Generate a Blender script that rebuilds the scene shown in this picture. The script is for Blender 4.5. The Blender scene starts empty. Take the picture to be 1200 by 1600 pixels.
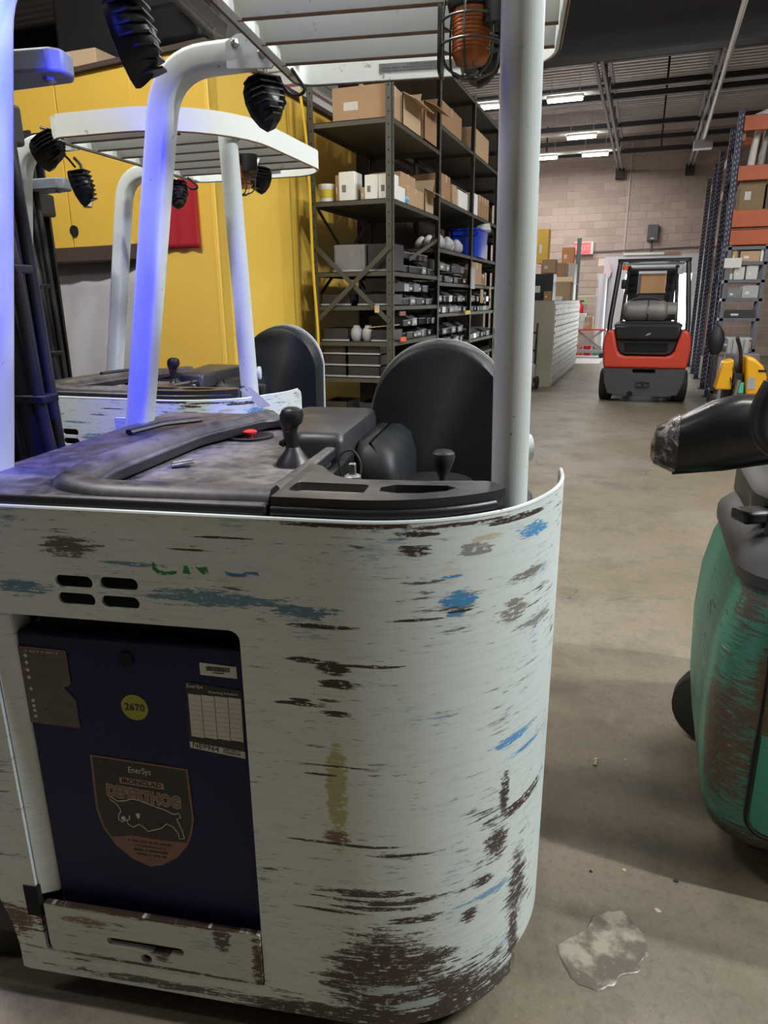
import bpy, bmesh, math, random
from mathutils import Vector, Matrix
from mathutils.geometry import tessellate_polygon
random.seed(7)
S = bpy.context.scene
COL = S.collection
R_ = math.radians

# ------------------------------------------------------------------ camera
F = 1090.4
CAM_H = 1.5
PITCH, ROLL, YAW = R_(16.769), R_(.4176), R_(-19.9)
_f = Vector((math.sin(YAW)*math.cos(PITCH), math.cos(YAW)*math.cos(PITCH), -math.sin(PITCH)))
_r = Vector((math.cos(YAW), -math.sin(YAW), 0))
_u = _r.cross(_f)
_c, _s = math.cos(ROLL), math.sin(ROLL)
_r, _u = _c*_r - _s*_u, _s*_r + _c*_u
cd = bpy.data.cameras.new('camera')
cam = bpy.data.objects.new('camera', cd)
COL.objects.link(cam)
cd.sensor_fit = 'HORIZONTAL'
cd.sensor_width = 36
cd.lens = F/1200*36
cd.clip_start = .02
cd.clip_end = 200
m = Matrix((( _r.x, _u.x, -_f.x, 0), (_r.y, _u.y, -_f.y, 0), (_r.z, _u.z, -_f.z, CAM_H), (0, 0, 0, 1)))
cam.matrix_world = m
S.camera = cam

# ------------------------------------------------------------------ world, exposure
w = bpy.data.worlds.new('world')
S.world = w
w.use_nodes = True
bg = w.node_tree.nodes['Background']
bg.inputs[0].default_value = (.80, .86, 1, 1)
bg.inputs[1].default_value = .10
S.view_settings.view_transform = 'Standard'
S.view_settings.look = 'None'
S.view_settings.gamma = 1
S.view_settings.use_curve_mapping = False
S.view_settings.exposure = 0.0


def area(name, loc, rot, sx, sy, power, col=(1, 1, 1)):
    l = bpy.data.lights.new(name, 'AREA')
    l.shape = 'RECTANGLE'
    l.size, l.size_y, l.energy, l.color = sx, sy, power, col
    o = bpy.data.objects.new(name, l)
    COL.objects.link(o)
    o.location = loc
    o.rotation_euler = rot
    return o


# ------------------------------------------------------------------ pixel helper: a point of the place at a known depth
def ray(u, v):
    return _f + _r*((u-600)/F) - _u*((v-800)/F)


def at(u, v, Y):
    d = ray(u, v)
    return Vector((0, 0, CAM_H)) + d*(Y/d.y)


def atx(u, v, X):
    d = ray(u, v)
    return Vector((0, 0, CAM_H)) + d*(X/d.x)


def atz(u, v, z):
    d = ray(u, v)
    return Vector((0, 0, CAM_H)) + d*((z-CAM_H)/d.z)


# ------------------------------------------------------------------ mesh builder
class MB:
    def __init__(s):
        s.v, s.f, s.uv = [], [], None

    def add(s, vs, fs):
        n = len(s.v)
        s.v += [tuple(p) for p in vs]
        s.f += [tuple(i+n for i in f) for f in fs]
        return s

    def box(s, c, d, rz=0, rx=0, ry=0):
        hx, hy, hz = d[0]/2, d[1]/2, d[2]/2
        M = Matrix.Rotation(rz, 3, 'Z') @ Matrix.Rotation(ry, 3, 'Y') @ Matrix.Rotation(rx, 3, 'X')
        c = Vector(c)
        vs = [c + M @ Vector((x, y, z)) for x in (-hx, hx) for y in (-hy, hy) for z in (-hz, hz)]
        return s.add(vs, [(0, 1, 3, 2), (4, 6, 7, 5), (0, 4, 5, 1), (2, 3, 7, 6), (0, 2, 6, 4), (1, 5, 7, 3)])

    def bb(s, x0, x1, y0, y1, z0, z1):
        return s.box(((x0+x1)/2, (y0+y1)/2, (z0+z1)/2), (abs(x1-x0), abs(y1-y0), abs(z1-z0)))

    def beam(s, p0, p1, w, h, up=(0, 0, 1)):
        """rectangular bar from p0 to p1"""
        p0, p1 = Vector(p0), Vector(p1)
        d = (p1-p0).normalized()
        a = Vector(up).cross(d)
        if a.length < 1e-4:
            a = Vector((1, 0, 0)).cross(d)
        a.normalize()
        b = d.cross(a)
        vs = []
        for p in (p0, p1):
            for i, j in ((-1, -1), (1, -1), (1, 1), (-1, 1)):
                vs.append(p + a*(i*w/2) + b*(j*h/2))
        return s.add(vs, [(3, 2, 1, 0), (4, 5, 6, 7), (0, 1, 5, 4), (1, 2, 6, 5), (2, 3, 7, 6), (3, 0, 4, 7)])

    def tube(s, path, r, n=10, closed=False, ab=(1, 1), up=(0, 0, 1), caps=True):
        P = [Vector(p) for p in path]
        k = len(P)
        rs = r if isinstance(r, (list, tuple)) else [r]*k
        vs, fs = [], []
        pa = None
        for i, p in enumerate(P):
            if closed:
                t = P[(i+1) % k] - P[i-1]
            else:
                t = P[min(i+1, k-1)] - P[max(i-1, 0)]
            t.normalize()
            a = Vector(up).cross(t) if pa is None else pa - t*pa.dot(t)
            if a.length < 1e-3:
                a = Vector((1, .1, 0)).cross(t)
            a.normalize()
            pa = a
            b = t.cross(a)
            for j in range(n):
                th = 2*math.pi*j/n
                vs.append(p + a*(math.cos(th)*rs[i]*ab[0]) + b*(math.sin(th)*rs[i]*ab[1]))
        for i in range(k if closed else k-1):
            i2 = (i+1) % k
            for j in range(n):
                j2 = (j+1) % n
                fs.append((i*n+j, i*n+j2, i2*n+j2, i2*n+j))
        if caps and not closed:
            fs.append(tuple(range(n-1, -1, -1)))
            fs.append(tuple((k-1)*n+j for j in range(n)))
        return s.add(vs, fs)

    def cyl(s, p0, p1, r, n=16, r2=None):
        return s.tube([p0, p1], [r, r if r2 is None else r2], n)

    def lathe(s, prof, c=(0, 0, 0), axis=(0, 0, 1), n=20):
        ax = Vector(axis).normalized()
        a = ax.orthogonal().normalized()
        b = ax.cross(a)
        c = Vector(c)
        vs, fs = [], []
        for r, z in prof:
            for j in range(n):
                t = 2*math.pi*j/n
                vs.append(c + ax*z + a*(math.cos(t)*r) + b*(math.sin(t)*r))
        for i in range(len(prof)-1):
            for j in range(n):
                j2 = (j+1) % n
                fs.append((i*n+j, i*n+j2, (i+1)*n+j2, (i+1)*n+j))
        fs.append(tuple(range(n-1, -1, -1)))
        fs.append(tuple((len(prof)-1)*n+j for j in range(n)))
        return s.add(vs, fs)

    def plate(s, outer, holes, t, mp):
        """2D outline with holes, extruded by t; mp(a, b, depth) -> point"""
        loops = [outer]+list(holes)
        pts = [p for l in loops for p in l]
        tris = tessellate_polygon([[Vector((p[0], p[1], 0)) for p in l] for l in loops])
        n = len(pts)
        vs = [mp(p[0], p[1], 0) for p in pts] + [mp(p[0], p[1], t) for p in pts]
        fs = []
        for a, b, c in tris:
            fs.append((a, b, c))
            fs.append((c+n, b+n, a+n))
        o = 0
        for l in loops:
            k = len(l)
            for i in range(k):
                j = (i+1) % k
                fs.append((o+i, o+j, o+j+n, o+i+n))
            o += k
        s.add(vs, fs)
        return s

    def prism(s, poly, z0, z1):
        return s.plate(poly, [], z1-z0, lambda a, b, d: (a, b, z0+d))

    def loft(s, rings, caps=True, closed=False):
        n = len(rings[0])
        vs = [p for r in rings for p in r]
        fs = []
        k = len(rings)
        for i in range(k if closed else k-1):
            for j in range(n):
                j2 = (j+1) % n
                i2 = (i+1) % k
                fs.append((i*n+j, i*n+j2, i2*n+j2, i2*n+j))
        if caps and not closed:
            fs.append(tuple(range(n-1, -1, -1)))
            fs.append(tuple((k-1)*n+j for j in range(n)))
        return s.add(vs, fs)

    def build(s, name, mat, parent=None, bevel=0, smooth=40, loc=None, rz=0, seg=2, uvf=None, sub=0):
        me = bpy.data.meshes.new(name)
        me.from_pydata(s.v, [], s.f)
        bm = bmesh.new()
        bm.from_mesh(me)
        bmesh.ops.recalc_face_normals(bm, faces=bm.faces[:])
        bm.to_mesh(me)
        bm.free()
        if uvf:
            l = me.uv_layers.new(name='UVMap')
            for lp in me.loops:
                l.data[lp.index].uv = uvf(me.vertices[lp.vertex_index].co)
        if smooth:
            me.polygons.foreach_set('use_smooth', [True]*len(me.polygons))
            me.set_sharp_from_angle(angle=R_(smooth))
        me.materials.append(mat)
        o = bpy.data.objects.new(name, me)
        COL.objects.link(o)
        if parent:
            o.parent = parent
        if loc is not None:
            o.location = loc
        o.rotation_euler.z = rz
        if bevel:
            b = o.modifiers.new('bevel', 'BEVEL')
            b.width = bevel
            b.segments = seg
            b.limit_method = 'ANGLE'
            b.angle_limit = R_(35)
            b.harden_normals = False
        if sub:
            b = o.modifiers.new('sub', 'SUBSURF')
            b.levels = b.render_levels = sub
        return o


def empty(name, loc=(0, 0, 0), rz=0):
    o = bpy.data.objects.new(name, None)
    COL.objects.link(o)
    o.location = loc
    o.rotation_euler.z = rz
    o.empty_display_size = .1
    return o


def tag(o, label=None, cat=None, group=None, kind=None):
    if label: o['label'] = label
    if cat: o['category'] = cat
    if group: o['group'] = group
    if kind: o['kind'] = kind
    return o


def copy_tree(o, parent=None):
    c = o.copy()
    COL.objects.link(c)
    if parent: c.parent = parent
    for ch in [x for x in KIDS.get(o.name, [])]:
        copy_tree(ch, c)
    return c


KIDS = {}


def index_kids():
    KIDS.clear()
    for o in COL.objects:
        if o.parent: KIDS.setdefault(o.parent.name, []).append(o)


def arc(cx, cy, r, a0, a1, n):
    return [(cx+r*math.cos(R_(a0+(a1-a0)*i/n)), cy+r*math.sin(R_(a0+(a1-a0)*i/n))) for i in range(n+1)]


def rrect(x0, x1, y0, y1, r, n=4):
    if not isinstance(r, (tuple, list)): r = (r,)*4
    return (arc(x1-r[0], y1-r[0], r[0], 0, 90, n)+arc(x0+r[1], y1-r[1], r[1], 90, 180, n)
            + arc(x0+r[2], y0+r[2], r[2], 180, 270, n)+arc(x1-r[3], y0+r[3], r[3], 270, 360, n))


def smooth_path(pts, rad, n=5):
    """polyline with rounded corners"""
    P = [Vector(p) for p in pts]
    out = [P[0]]
    for i in range(1, len(P)-1):
        a, b, c = P[i-1], P[i], P[i+1]
        d0, d1 = (a-b), (c-b)
        r = min(rad, d0.length*.49, d1.length*.49)
        p0, p1 = b+d0.normalized()*r, b+d1.normalized()*r
        for k in range(n+1):
            t = k/n
            out.append(p0*(1-t)**2 + b*(2*t*(1-t)) + p1*t*t)
    out.append(P[-1])
    return out


# ------------------------------------------------------------------ materials
class NT:
    def __init__(s, name):
        s.m = bpy.data.materials.new(name)
        s.m.use_nodes = True
        s.t = s.m.node_tree
        s.n = s.t.nodes
        s.b = s.n['Principled BSDF']

    def node(s, typ, **kw):
        x = s.n.new('ShaderNode'+typ)
        for k, v in kw.items(): setattr(x, k, v)
        return x

    def link(s, a, b): s.t.links.new(a, b)

    def val(s, sock, x):
        if hasattr(x, 'is_output') or isinstance(x, bpy.types.NodeSocket): s.link(x, sock)
        else: sock.default_value = x

    def math(s, op, a, b=None, clamp=False):
        x = s.node('Math', operation=op, use_clamp=clamp)
        s.val(x.inputs[0], a)
        if b is not None: s.val(x.inputs[1], b)
        return x.outputs[0]

    def coord(s, kind='Object', scale=(1, 1, 1), loc=(0, 0, 0)):
        c = s.node('TexCoord')
        mp = s.node('Mapping')
        s.link(c.outputs[kind], mp.inputs[0])
        mp.inputs['Scale'].default_value = scale
        mp.inputs['Location'].default_value = loc
        return mp.outputs[0]

    def noise(s, vec, scale=5, detail=4, rough=.6, dist=0):
        x = s.node('TexNoise')
        s.link(vec, x.inputs['Vector'])
        x.inputs['Scale'].default_value = scale
        x.inputs['Detail'].default_value = detail
        x.inputs['Roughness'].default_value = rough
        x.inputs['Distortion'].default_value = dist
        return x.outputs[0]

    def step(s, v, lo, hi):
        x = s.node('MapRange', interpolation_type='SMOOTHSTEP')
        s.val(x.inputs[0], v)
        x.inputs[1].default_value = lo
        x.inputs[2].default_value = hi
        return x.outputs[0]

    def mix(s, fac, a, b):
        x = s.node('Mix', data_type='RGBA')
        s.val(x.inputs[0], fac)
        for k, v in ((6, a), (7, b)):
            if isinstance(v, (tuple, list)): v = (*v[:3], 1)
            s.val(x.inputs[k], v)
        return x.outputs[2]

    def bump(s, h, strength=.2, dist=.01):
        x = s.node('Bump')
        x.inputs['Strength'].default_value = strength
        x.inputs['Distance'].default_value = dist
        s.link(h, x.inputs['Height'])
        s.link(x.outputs[0], s.b.inputs['Normal'])

    def fin(s, col, rough=.5, metal=0, spec=None):
        if isinstance(col, (tuple, list)): col = (*col[:3], 1)
        s.val(s.b.inputs['Base Color'], col)
        s.val(s.b.inputs['Roughness'], rough)
        s.val(s.b.inputs['Metallic'], metal)
        if spec is not None: s.b.inputs['Specular IOR Level'].default_value = spec
        return s.m


def srgb(r, g, b):
    f = lambda c: (c/255/12.92) if c/255 <= .04045 else ((c/255+.055)/1.055)**2.4
    return (f(r), f(g), f(b))


def pm(name, col, rough=.5, metal=0, var=.18, scale=8, bump=0, wear=None, wamt=.62, wscale=12, spec=None):
    """plain procedural material: tone variation, optional worn patches"""
    t = NT(name)
    v = t.coord('Object')
    n = t.noise(v, scale, 5)
    a = tuple(c*(1-var) for c in col)
    b = tuple(min(1, c*(1+var)) for c in col)
    c = t.mix(n, a, b)
    if wear:
        k = t.step(t.noise(v, wscale, 8, .7), wamt, wamt+.05)
        c = t.mix(k, c, wear)
    r = t.math('ADD', t.math('MULTIPLY', n, .2), rough-.1, clamp=True)
    if bump: t.bump(t.noise(v, scale*6, 4), bump, .004)
    return t.fin(c, r, metal, spec)


def emit(name, col, strength):
    t = NT(name)
    v = t.coord('Object')
    c = t.mix(t.noise(v, 3, 2), tuple(x*.97 for x in col), col)
    t.link(c, t.b.inputs['Emission Color'])
    t.b.inputs['Emission Strength'].default_value = strength
    return t.fin(c, .5)


_font_cache = {}


def text(name, s, size, mat, parent, loc, rot=(math.pi/2, 0, 0), depth=.0004, ax='CENTER', sx=1, bold=0, shear=0):
    c = bpy.data.curves.new(name, 'FONT')
    c.body = s
    c.size = size
    c.align_x = ax
    c.align_y = 'CENTER'
    c.extrude = depth
    c.offset = bold
    c.shear = shear
    c.resolution_u = 3
    o = bpy.data.objects.new('tmp', c)
    COL.objects.link(o)
    dg = bpy.context.evaluated_depsgraph_get()
    me = bpy.data.meshes.new_from_object(o.evaluated_get(dg))
    bpy.data.objects.remove(o)
    bpy.data.curves.remove(c)
    me.name = name
    me.materials.clear()
    me.materials.append(mat)
    o = bpy.data.objects.new(name, me)
    COL.objects.link(o)
    o.parent = parent
    o.location = loc
    o.rotation_euler = rot
    o.scale = (sx, 1, 1)
    return o

def worn_paint(name, base, marks=(), coord='UV', streak=1.0, rust=(.045, .028, .02), second=(.10, .26, .45), gloss=.42):
    """paint scraped in long horizontal streaks; marks = (s, z, half width, half height, colour, breakup)"""
    t = NT(name)
    uv = t.coord(coord)
    long_ = t.node('Mapping')
    t.link(uv, long_.inputs[0])
    long_.inputs['Scale'].default_value = (9, 9, 95) if coord != 'UV' else (9, 95, 1)
    lv = long_.outputs[0]
    st = t.noise(lv, 1.0, 7, .72, .15)
    fine = t.node('Mapping')
    t.link(uv, fine.inputs[0])
    fine.inputs['Scale'].default_value = (22, 22, 160) if coord != 'UV' else (22, 160, 1)
    sf = t.noise(fine.outputs[0], 1.0, 6, .75, .2)
    big = t.noise(uv, 5.5, 3, .55)
    iso = t.noise(uv, 55, 6, .7)
    # base tone and grime
    c = t.mix(t.noise(uv, 2.2, 4), tuple(x*.90 for x in base), base)
    grime = t.math('MULTIPLY', t.step(st, .44, .66), .26)
    c = t.mix(grime, c, tuple(x*.62 for x in (base[0], base[1]*.97, base[2]*.93)))
    # paint of an earlier coat showing through
    k2 = t.math('MULTIPLY', t.step(t.math('ADD', t.math('MULTIPLY', sf, .55), t.math('MULTIPLY', t.noise(uv, 7, 2), .5)), .60-.0, .66), .55*streak)
    c = t.mix(k2, c, second)
    # bare dark metal in thin streaks where the wear is strong
    v = t.math('ADD', t.math('MULTIPLY', st, .62), t.math('MULTIPLY', big, .42))
    k1 = t.step(v, .592-.02*(streak-1), .63-.02*(streak-1))
    k1 = t.math('MULTIPLY', k1, t.step(sf, .36, .52))
    c = t.mix(t.math('MULTIPLY', k1, .92), c, rust)
    # short dashes and scuffs gathered in worn zones
    dsh = t.node('Mapping')
    t.link(uv, dsh.inputs[0])
    dsh.inputs['Scale'].default_value = (26, 26, 210) if coord != 'UV' else (26, 210, 1)
    dsh.inputs['Rotation'].default_value = (0, 0, .03)
    dn = t.noise(dsh.outputs[0], 1.0, 5, .65, .1)
    zone = t.noise(uv, 8.5, 4, .6)
    k3 = t.math('MULTIPLY', t.step(dn, .60, .645), t.step(zone, .47, .60))
    c = t.mix(t.math('MULTIPLY', k3, .8*min(1, streak)), c, (.085, .070, .064))
    k4 = t.math('MULTIPLY', t.step(sf, .56, .70), t.step(t.noise(uv, 3.7, 3), .50, .62))
    c = t.mix(t.math('MULTIPLY', k4, .45), c, (.20, .205, .20))
    rough = t.math('ADD', t.math('MULTIPLY', k1, .3), gloss)
    spk = t.step(t.math('ADD', t.math('MULTIPLY', dn, .5), t.math('MULTIPLY', iso, .5)), .40, .47)
    # single scars with a shape of their own
    brk = t.math('ADD', t.math('MULTIPLY', st, .5), t.math('ADD', t.math('MULTIPLY', iso, .2), t.math('MULTIPLY', sf, .3)))
    for (s, z, hw, hh, col, amt) in marks:
        mp = t.node('Mapping')
        t.link(uv, mp.inputs[0])
        mp.inputs['Scale'].default_value = (1/hw, 1/hh, 0)
        mp.inputs['Location'].default_value = (-s/hw, -z/hh, 0)
        ln = t.node('VectorMath', operation='LENGTH')
        t.link(mp.outputs[0], ln.inputs[0])
        d = t.math('ADD', ln.outputs['Value'], t.math('MULTIPLY', t.math('SUBTRACT', brk, .5), amt*17))
        k = t.math('SUBTRACT', 1, t.step(d, .85, 1.05))
        c = t.mix(t.math('MULTIPLY', k, spk), c, col)
    t.bump(t.math('SUBTRACT', 1, k1), .25, .0015)
    return t.fin(c, rough)


WHITE = (.69, .755, .725)
BR, BL, DK, GREY = (.050, .033, .028), (.07, .28, .56), (.030, .023, .022), (.25, .25, .24)
MARKS = [
    (.045, .20, .118, .125, BR, .28), (.19, .13, .14, .075, BR, .45), (.02, .10, .30, .028, BR, .2), (.25, .095, .2, .04, BR, .2),
    (.098, 1.112, .028, .010, BR, .38), (.105, 1.142, .035, .006, BR, .3), (.0, 1.157, .12, .006, BR, .25), (.17, 1.152, .09, .004, BR, .3),
    (.30, 1.145, .09, .005, BR, .3),
    (.163, 1.068, .016, .020, (.62, .62, .55), .35), (.205, 1.105, .03, .012, GREY, .4), (.232, 1.122, .03, .006, (.55, .47, .36), .3),
    (.180, 1.017, .034, .017, (.05, .25, .47), .26), (.172, .992, .018, .004, (.07, .28, .5), .2), (.348, 1.112, .045, .012, (.09, .28, .52), .4),
    (.165, 1.062, .02, .003, BL, .3),
    (-.040, .897, .030, .014, DK, .25), (-.015, .905, .09, .003, DK, .3), (-.034, .868, .034, .009, DK, .25), (-.038, .808, .026, .006, DK, .3),
    (-.110, .823, .042, .005, DK, .3), (-.10, .83, .02, .004, DK, .3), (-.095, .91, .03, .005, DK, .4), (-.05, .975, .06, .004, DK, .4),
    (.10, .99, .05, .0025, DK, .3), (.18, .998, .03, .0025, DK, .3),
    (-.040, .64, .019, .12, (.42, .40, .20), .25), (-.040, .545, .024, .014, (.17, .10, .06), .4),
    (.285, .475, .030, .040, BR, .42), (.36, .53, .10, .012, BR, .5), (.30, .58, .012, .05, BR, .5), (.25, .40, .03, .012, BR, .4),
    (-.03, .53, .11, .0035, DK, .2), (.08, .51, .07, .004, DK, .3), (-.04, .70, .07, .0022, DK, .2), (-.07, .68, .03, .0025, DK, .2),
    (-.615, 1.010, .05, .015, (.10, .24, .34), .40), (-.25, 1.012, .15, .013, (.12, .25, .33), .42), (-.10, 1.0, .05, .012, (.10, .20, .28), .5),
    (-.40, 1.068, .06, .004, (.14, .26, .34), .35),
    (-.512, 1.092, .055, .018, (.12, .105, .10), .45), (-.28, 1.10, .04, .0025, DK, .3), (-.22, 1.125, .05, .002, DK, .3),
    (.0, .42, .09, .008, BR, .5), (.06, .40, .12, .008, BR, .5), (.10, .355, .05, .010, BR, .5), (.02, .385, .08, .005, DK, .4), (-.06, .37, .06, .004, DK, .4),
    (.22, .33, .02, .015, BR, .4), (.14, .25, .05, .02, BR, .5), (.36, .32, .03, .10, BR, .55), (.355, .20, .02, .09, BR, .5),
    (.27, .36, .06, .008, (.20, .36, .52), .5), (.33, .70, .06, .008, (.10, .30, .55), .5), (.37, .66, .05, .006, (.12, .32, .58), .5),
    (.38, .93, .05, .012, GREY, .55), (.34, 1.03, .06, .010, (.22, .20, .18), .55), (.30, .97, .03, .02, (.24, .22, .19), .5),
    (.05, .18, .06, .012, (.42, .50, .50), .5), (.10, .14, .06, .010, (.40, .47, .47), .5),
    (-.78, .22, .06, .04, (.12, .06, .035), .45), (-.70, .25, .02, .05, (.10, .05, .03), .5), (-.45, .105, .22, .010, (.07, .09, .085), .5),
    (-.76, .83, .03, .02, (.14, .2, .28), .5),
]
M_BODY = worn_paint('worn_white_paint', WHITE, MARKS)
M_BODY2 = worn_paint('worn_white_paint_plain', WHITE, (), streak=.7)
M_POST = None
t = NT('white_post_paint')
v = t.coord('Object')
c = t.mix(t.noise(v, 6, 4), (.55, .60, .58), (.66, .70, .68))
k = t.step(t.noise(v, 38, 6, .7, .4), .665, .69)
c = t.mix(k, c, (.10, .065, .05))
t.bump(t.math('SUBTRACT', 1, k), .2, .001)
M_POST = t.fin(c, t.math('ADD', .38, t.math('MULTIPLY', k, .4)))
t = NT('white_guard_paint')
v = t.coord('Object')
c = t.mix(t.noise(v, 5, 4), (.80, .85, .81), (.88, .90, .87))
k = t.step(t.noise(v, 9, 9, .75), .60, .67)
c = t.mix(k, c, (.36, .27, .17))
M_GUARD = t.fin(c, .5)
M_RUST = pm('rusty_edge', (.16, .095, .06), .85, 0, .5, 30, .3)

def dusty(name, base, dust, amt, rough=.55, scale=26, grain=.25):
    t = NT(name)
    v = t.coord('Object')
    g = t.node('NewGeometry')
    sp = t.node('SeparateXYZ')
    t.link(g.outputs['Normal'], sp.inputs[0])
    up = t.step(sp.outputs['Z'], .35, .95)
    n = t.math('ADD', t.math('MULTIPLY', t.noise(v, scale, 7, .7), .6), t.math('MULTIPLY', t.noise(v, 4, 3), .5))
    k = t.math('MULTIPLY', t.math('MULTIPLY', t.step(n, .40, .72), up), amt)
    c = t.mix(k, base, dust)
    side = t.math('MULTIPLY', t.step(t.noise(v, 60, 5, .7), .62, .78), .22)
    c = t.mix(side, c, dust)
    t.bump(t.noise(v, 420, 2), grain, .001)
    r = t.math('ADD', t.math('MULTIPLY', k, .35), rough, clamp=True)
    return t.fin(c, r, 0)

M_DECK = dusty('dusty_black_plastic', (.022, .022, .026), (.215, .195, .185), .70, .34)
M_DECK2 = dusty('black_plastic_corner', (.020, .020, .023), (.20, .185, .18), .40, .30)
M_DECKF = dusty('dusty_recess_plastic', (.05, .048, .05), (.25, .225, .215), .9, .5)
M_DIRT = pm('pale_grit', (.34, .29, .22), .9, 0, .3, 60, .3)
M_PAD = pm('black_vinyl', (.016, .018, .020), .5, 0, .25, 6, .12, spec=.35)
M_PADE = pm('dark_vinyl_edge', (.035, .035, .04), .42, 0, .2, 8)
M_BLK = pm('black_plastic', (.014, .014, .016), .38, 0, .3, 14, .05)
M_BLKM = pm('matte_black_steel', (.018, .017, .018), .55, 0, .3, 14, .05)
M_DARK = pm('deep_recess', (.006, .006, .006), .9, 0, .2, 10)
M_LAMP = pm('black_lamp_casting', (.012, .012, .013), .33, .3, .3, 20)
M_STEEL = pm('dull_steel', (.42, .42, .40), .38, .9, .2, 20)
M_WIRE = pm('black_wire', (.015, .015, .015), .45, 0, .2, 20)
M_WIREM = pm('cage_wire', (.12, .115, .11), .35, .8, .3, 30)
M_RED = pm('red_plastic', (.62, .03, .02), .4, 0, .1, 10)
M_TUBE = dusty('dusty_black_tube', (.018, .018, .021), (.12, .115, .12), .8, .42, 30, .1)
M_RUBBER = pm('rubber', (.018, .017, .016), .8, 0, .3, 10, .2)
t = NT('amber_lens')
v = t.coord('Object')
c = t.mix(t.noise(v, 40, 4), (.42, .10, .02), (.62, .19, .04))
t.b.inputs['Transmission Weight'].default_value = .25
t.bump(t.noise(v, 160, 2), .3, .002)
M_AMBER = t.fin(c, .22)
t = NT('blue_battery_paint')
v = t.coord('Object')
c = t.mix(t.noise(v, 5, 5), (.010, .014, .060), (.016, .022, .085))
k = t.step(t.noise(v, 6, 7, .7), .64, .70)
c = t.mix(t.math('MULTIPLY', k, .4), c, (.03, .035, .09))
M_BATT = t.fin(c, .5, 0, .2)
M_DOORP = worn_paint('worn_door_paint', (.56, .60, .54), [(-.47, .288, .30, .011, (.05, .03, .022), .25), (-.29, .262, .020, .035, (.06, .035, .025), .25),
    (-.60, .25, .05, .012, (.20, .14, .08), .35), (-.216, .20, .012, .09, (.06, .035, .025), .4), (-.45, .155, .24, .005, (.07, .04, .03), .4), (-.43, .19, .02, .015, (.10, .06, .035), .4)], streak=.8)

# ---- print
M_INKW = pm('white_print', (.62, .62, .60), .6, 0, .1, 30)
M_INKK = pm('black_print', (.012, .012, .012), .6, 0, .1, 30)
M_STK_BLK = pm('black_sticker', (.016, .017, .016), .5, 0, .3, 30)
M_STK_BRN = pm('brown_sticker', (.23, .12, .085), .55, 0, .2, 30, wear=(.12, .07, .05), wamt=.6, wscale=40)
M_STK_TAN = pm('tan_print', (.40, .26, .20), .55, 0, .2, 40)
M_STK_WHT = pm('white_sticker', (.62, .62, .58), .55, 0, .12, 20)
M_STK_YEL = pm('yellow_sticker', (.33, .34, .03), .6, 0, .15, 40)
M_STK_YEL2 = pm('pale_yellow_band', (.62, .50, .05), .6, 0, .1, 20)
M_CAB2 = pm('olive_carton', (.26, .19, .10), .85, 0, .12, 6)
M_YELC = pm('yellow_carton', (.60, .38, .06), .8, 0, .1, 4)
M_ORGC = pm('orange_carton', (.55, .24, .10), .8, 0, .1, 4)
M_DECKG = pm('scuffed_black_cover', (.045, .043, .043), .5, 0, .4, 5, .1, wear=(.15, .145, .14), wamt=.60, wscale=7)
M_BLKG = pm('glossy_black_cover', (.012, .012, .013), .28, 0, .4, 5, .03)
M_STK_RED = pm('faded_red_print', (.28, .10, .09), .55, 0, .25, 40)
M_STK_GRY = pm('glare_grey_sticker', (.085, .075, .072), .3, 0, .4, 22, wear=(.2, .19, .18), wamt=.62, wscale=9)
M_GRN = pm('green_print', (.03, .20, .06), .6, 0, .2, 60, wear=(.50, .55, .52), wamt=.57, wscale=80)
M_BLU = pm('blue_print', (.06, .22, .38), .6, 0, .2, 60, wear=(.50, .55, .52), wamt=.57, wscale=80)

# ---- place
t = NT('concrete_floor')
v = t.coord('Object')
n1 = t.noise(v, .55, 5, .6)
n2 = t.noise(v, 2.6, 7, .68)
n3 = t.noise(v, 16, 7, .7)
c = t.mix(t.step(n1, .36, .64), (.168, .137, .083), (.228, .190, .143))
c = t.mix(t.math('MULTIPLY', t.step(n2, .48, .66), .55), c, (.112, .094, .070))
c = t.mix(t.math('MULTIPLY', t.step(n3, .45, .75), .35), c, (.25, .212, .162))
c = t.mix(t.math('MULTIPLY', t.step(t.noise(v, 1.1, 6, .7, .5), .58, .70), .6), c, (.085, .073, .062))
c = t.mix(t.math('MULTIPLY', t.step(t.noise(v, 45, 5, .75), .66, .76), .5), c, (.10, .085, .07))
sv = t.coord('Object', (9, .35, 1))
c = t.mix(t.math('MULTIPLY', t.step(t.noise(sv, 1, 5, .7, .3), .60, .72), .28), c, (.14, .12, .105))
# hairline cracks
vo = t.node('TexVoronoi', feature='DISTANCE_TO_EDGE')
wv = t.node('VectorMath', operation='ADD')
nz = t.node('TexNoise')
t.link(v, nz.inputs['Vector'])
nz.inputs['Scale'].default_value = 1.6
nz.inputs['Detail'].default_value = 6
sc = t.node('VectorMath', operation='SCALE')
t.link(nz.outputs['Color'], sc.inputs[0])
sc.inputs['Scale'].default_value = .8
t.link(v, wv.inputs[0])
t.link(sc.outputs[0], wv.inputs[1])
t.link(wv.outputs[0], vo.inputs['Vector'])
vo.inputs['Scale'].default_value = .45
k = t.math('SUBTRACT', 1, t.step(vo.outputs['Distance'], .001, .004))
k = t.math('MULTIPLY', k, t.step(n2, .42, .6))
c = t.mix(t.math('MULTIPLY', k, .75), c, (.06, .05, .045))
g1 = t.noise(v, 38, 6, .7)
g2 = t.noise(v, 130, 4, .7)
c = t.mix(t.math('MULTIPLY', t.step(g1, .50, .66), .42), c, (.105, .088, .066))
c = t.mix(t.math('MULTIPLY', t.step(g2, .54, .70), .40), c, (.085, .072, .056))
c = t.mix(t.math('MULTIPLY', t.step(t.noise(v, 85, 4, .7), .56, .72), .40), c, (.34, .30, .235))
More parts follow.
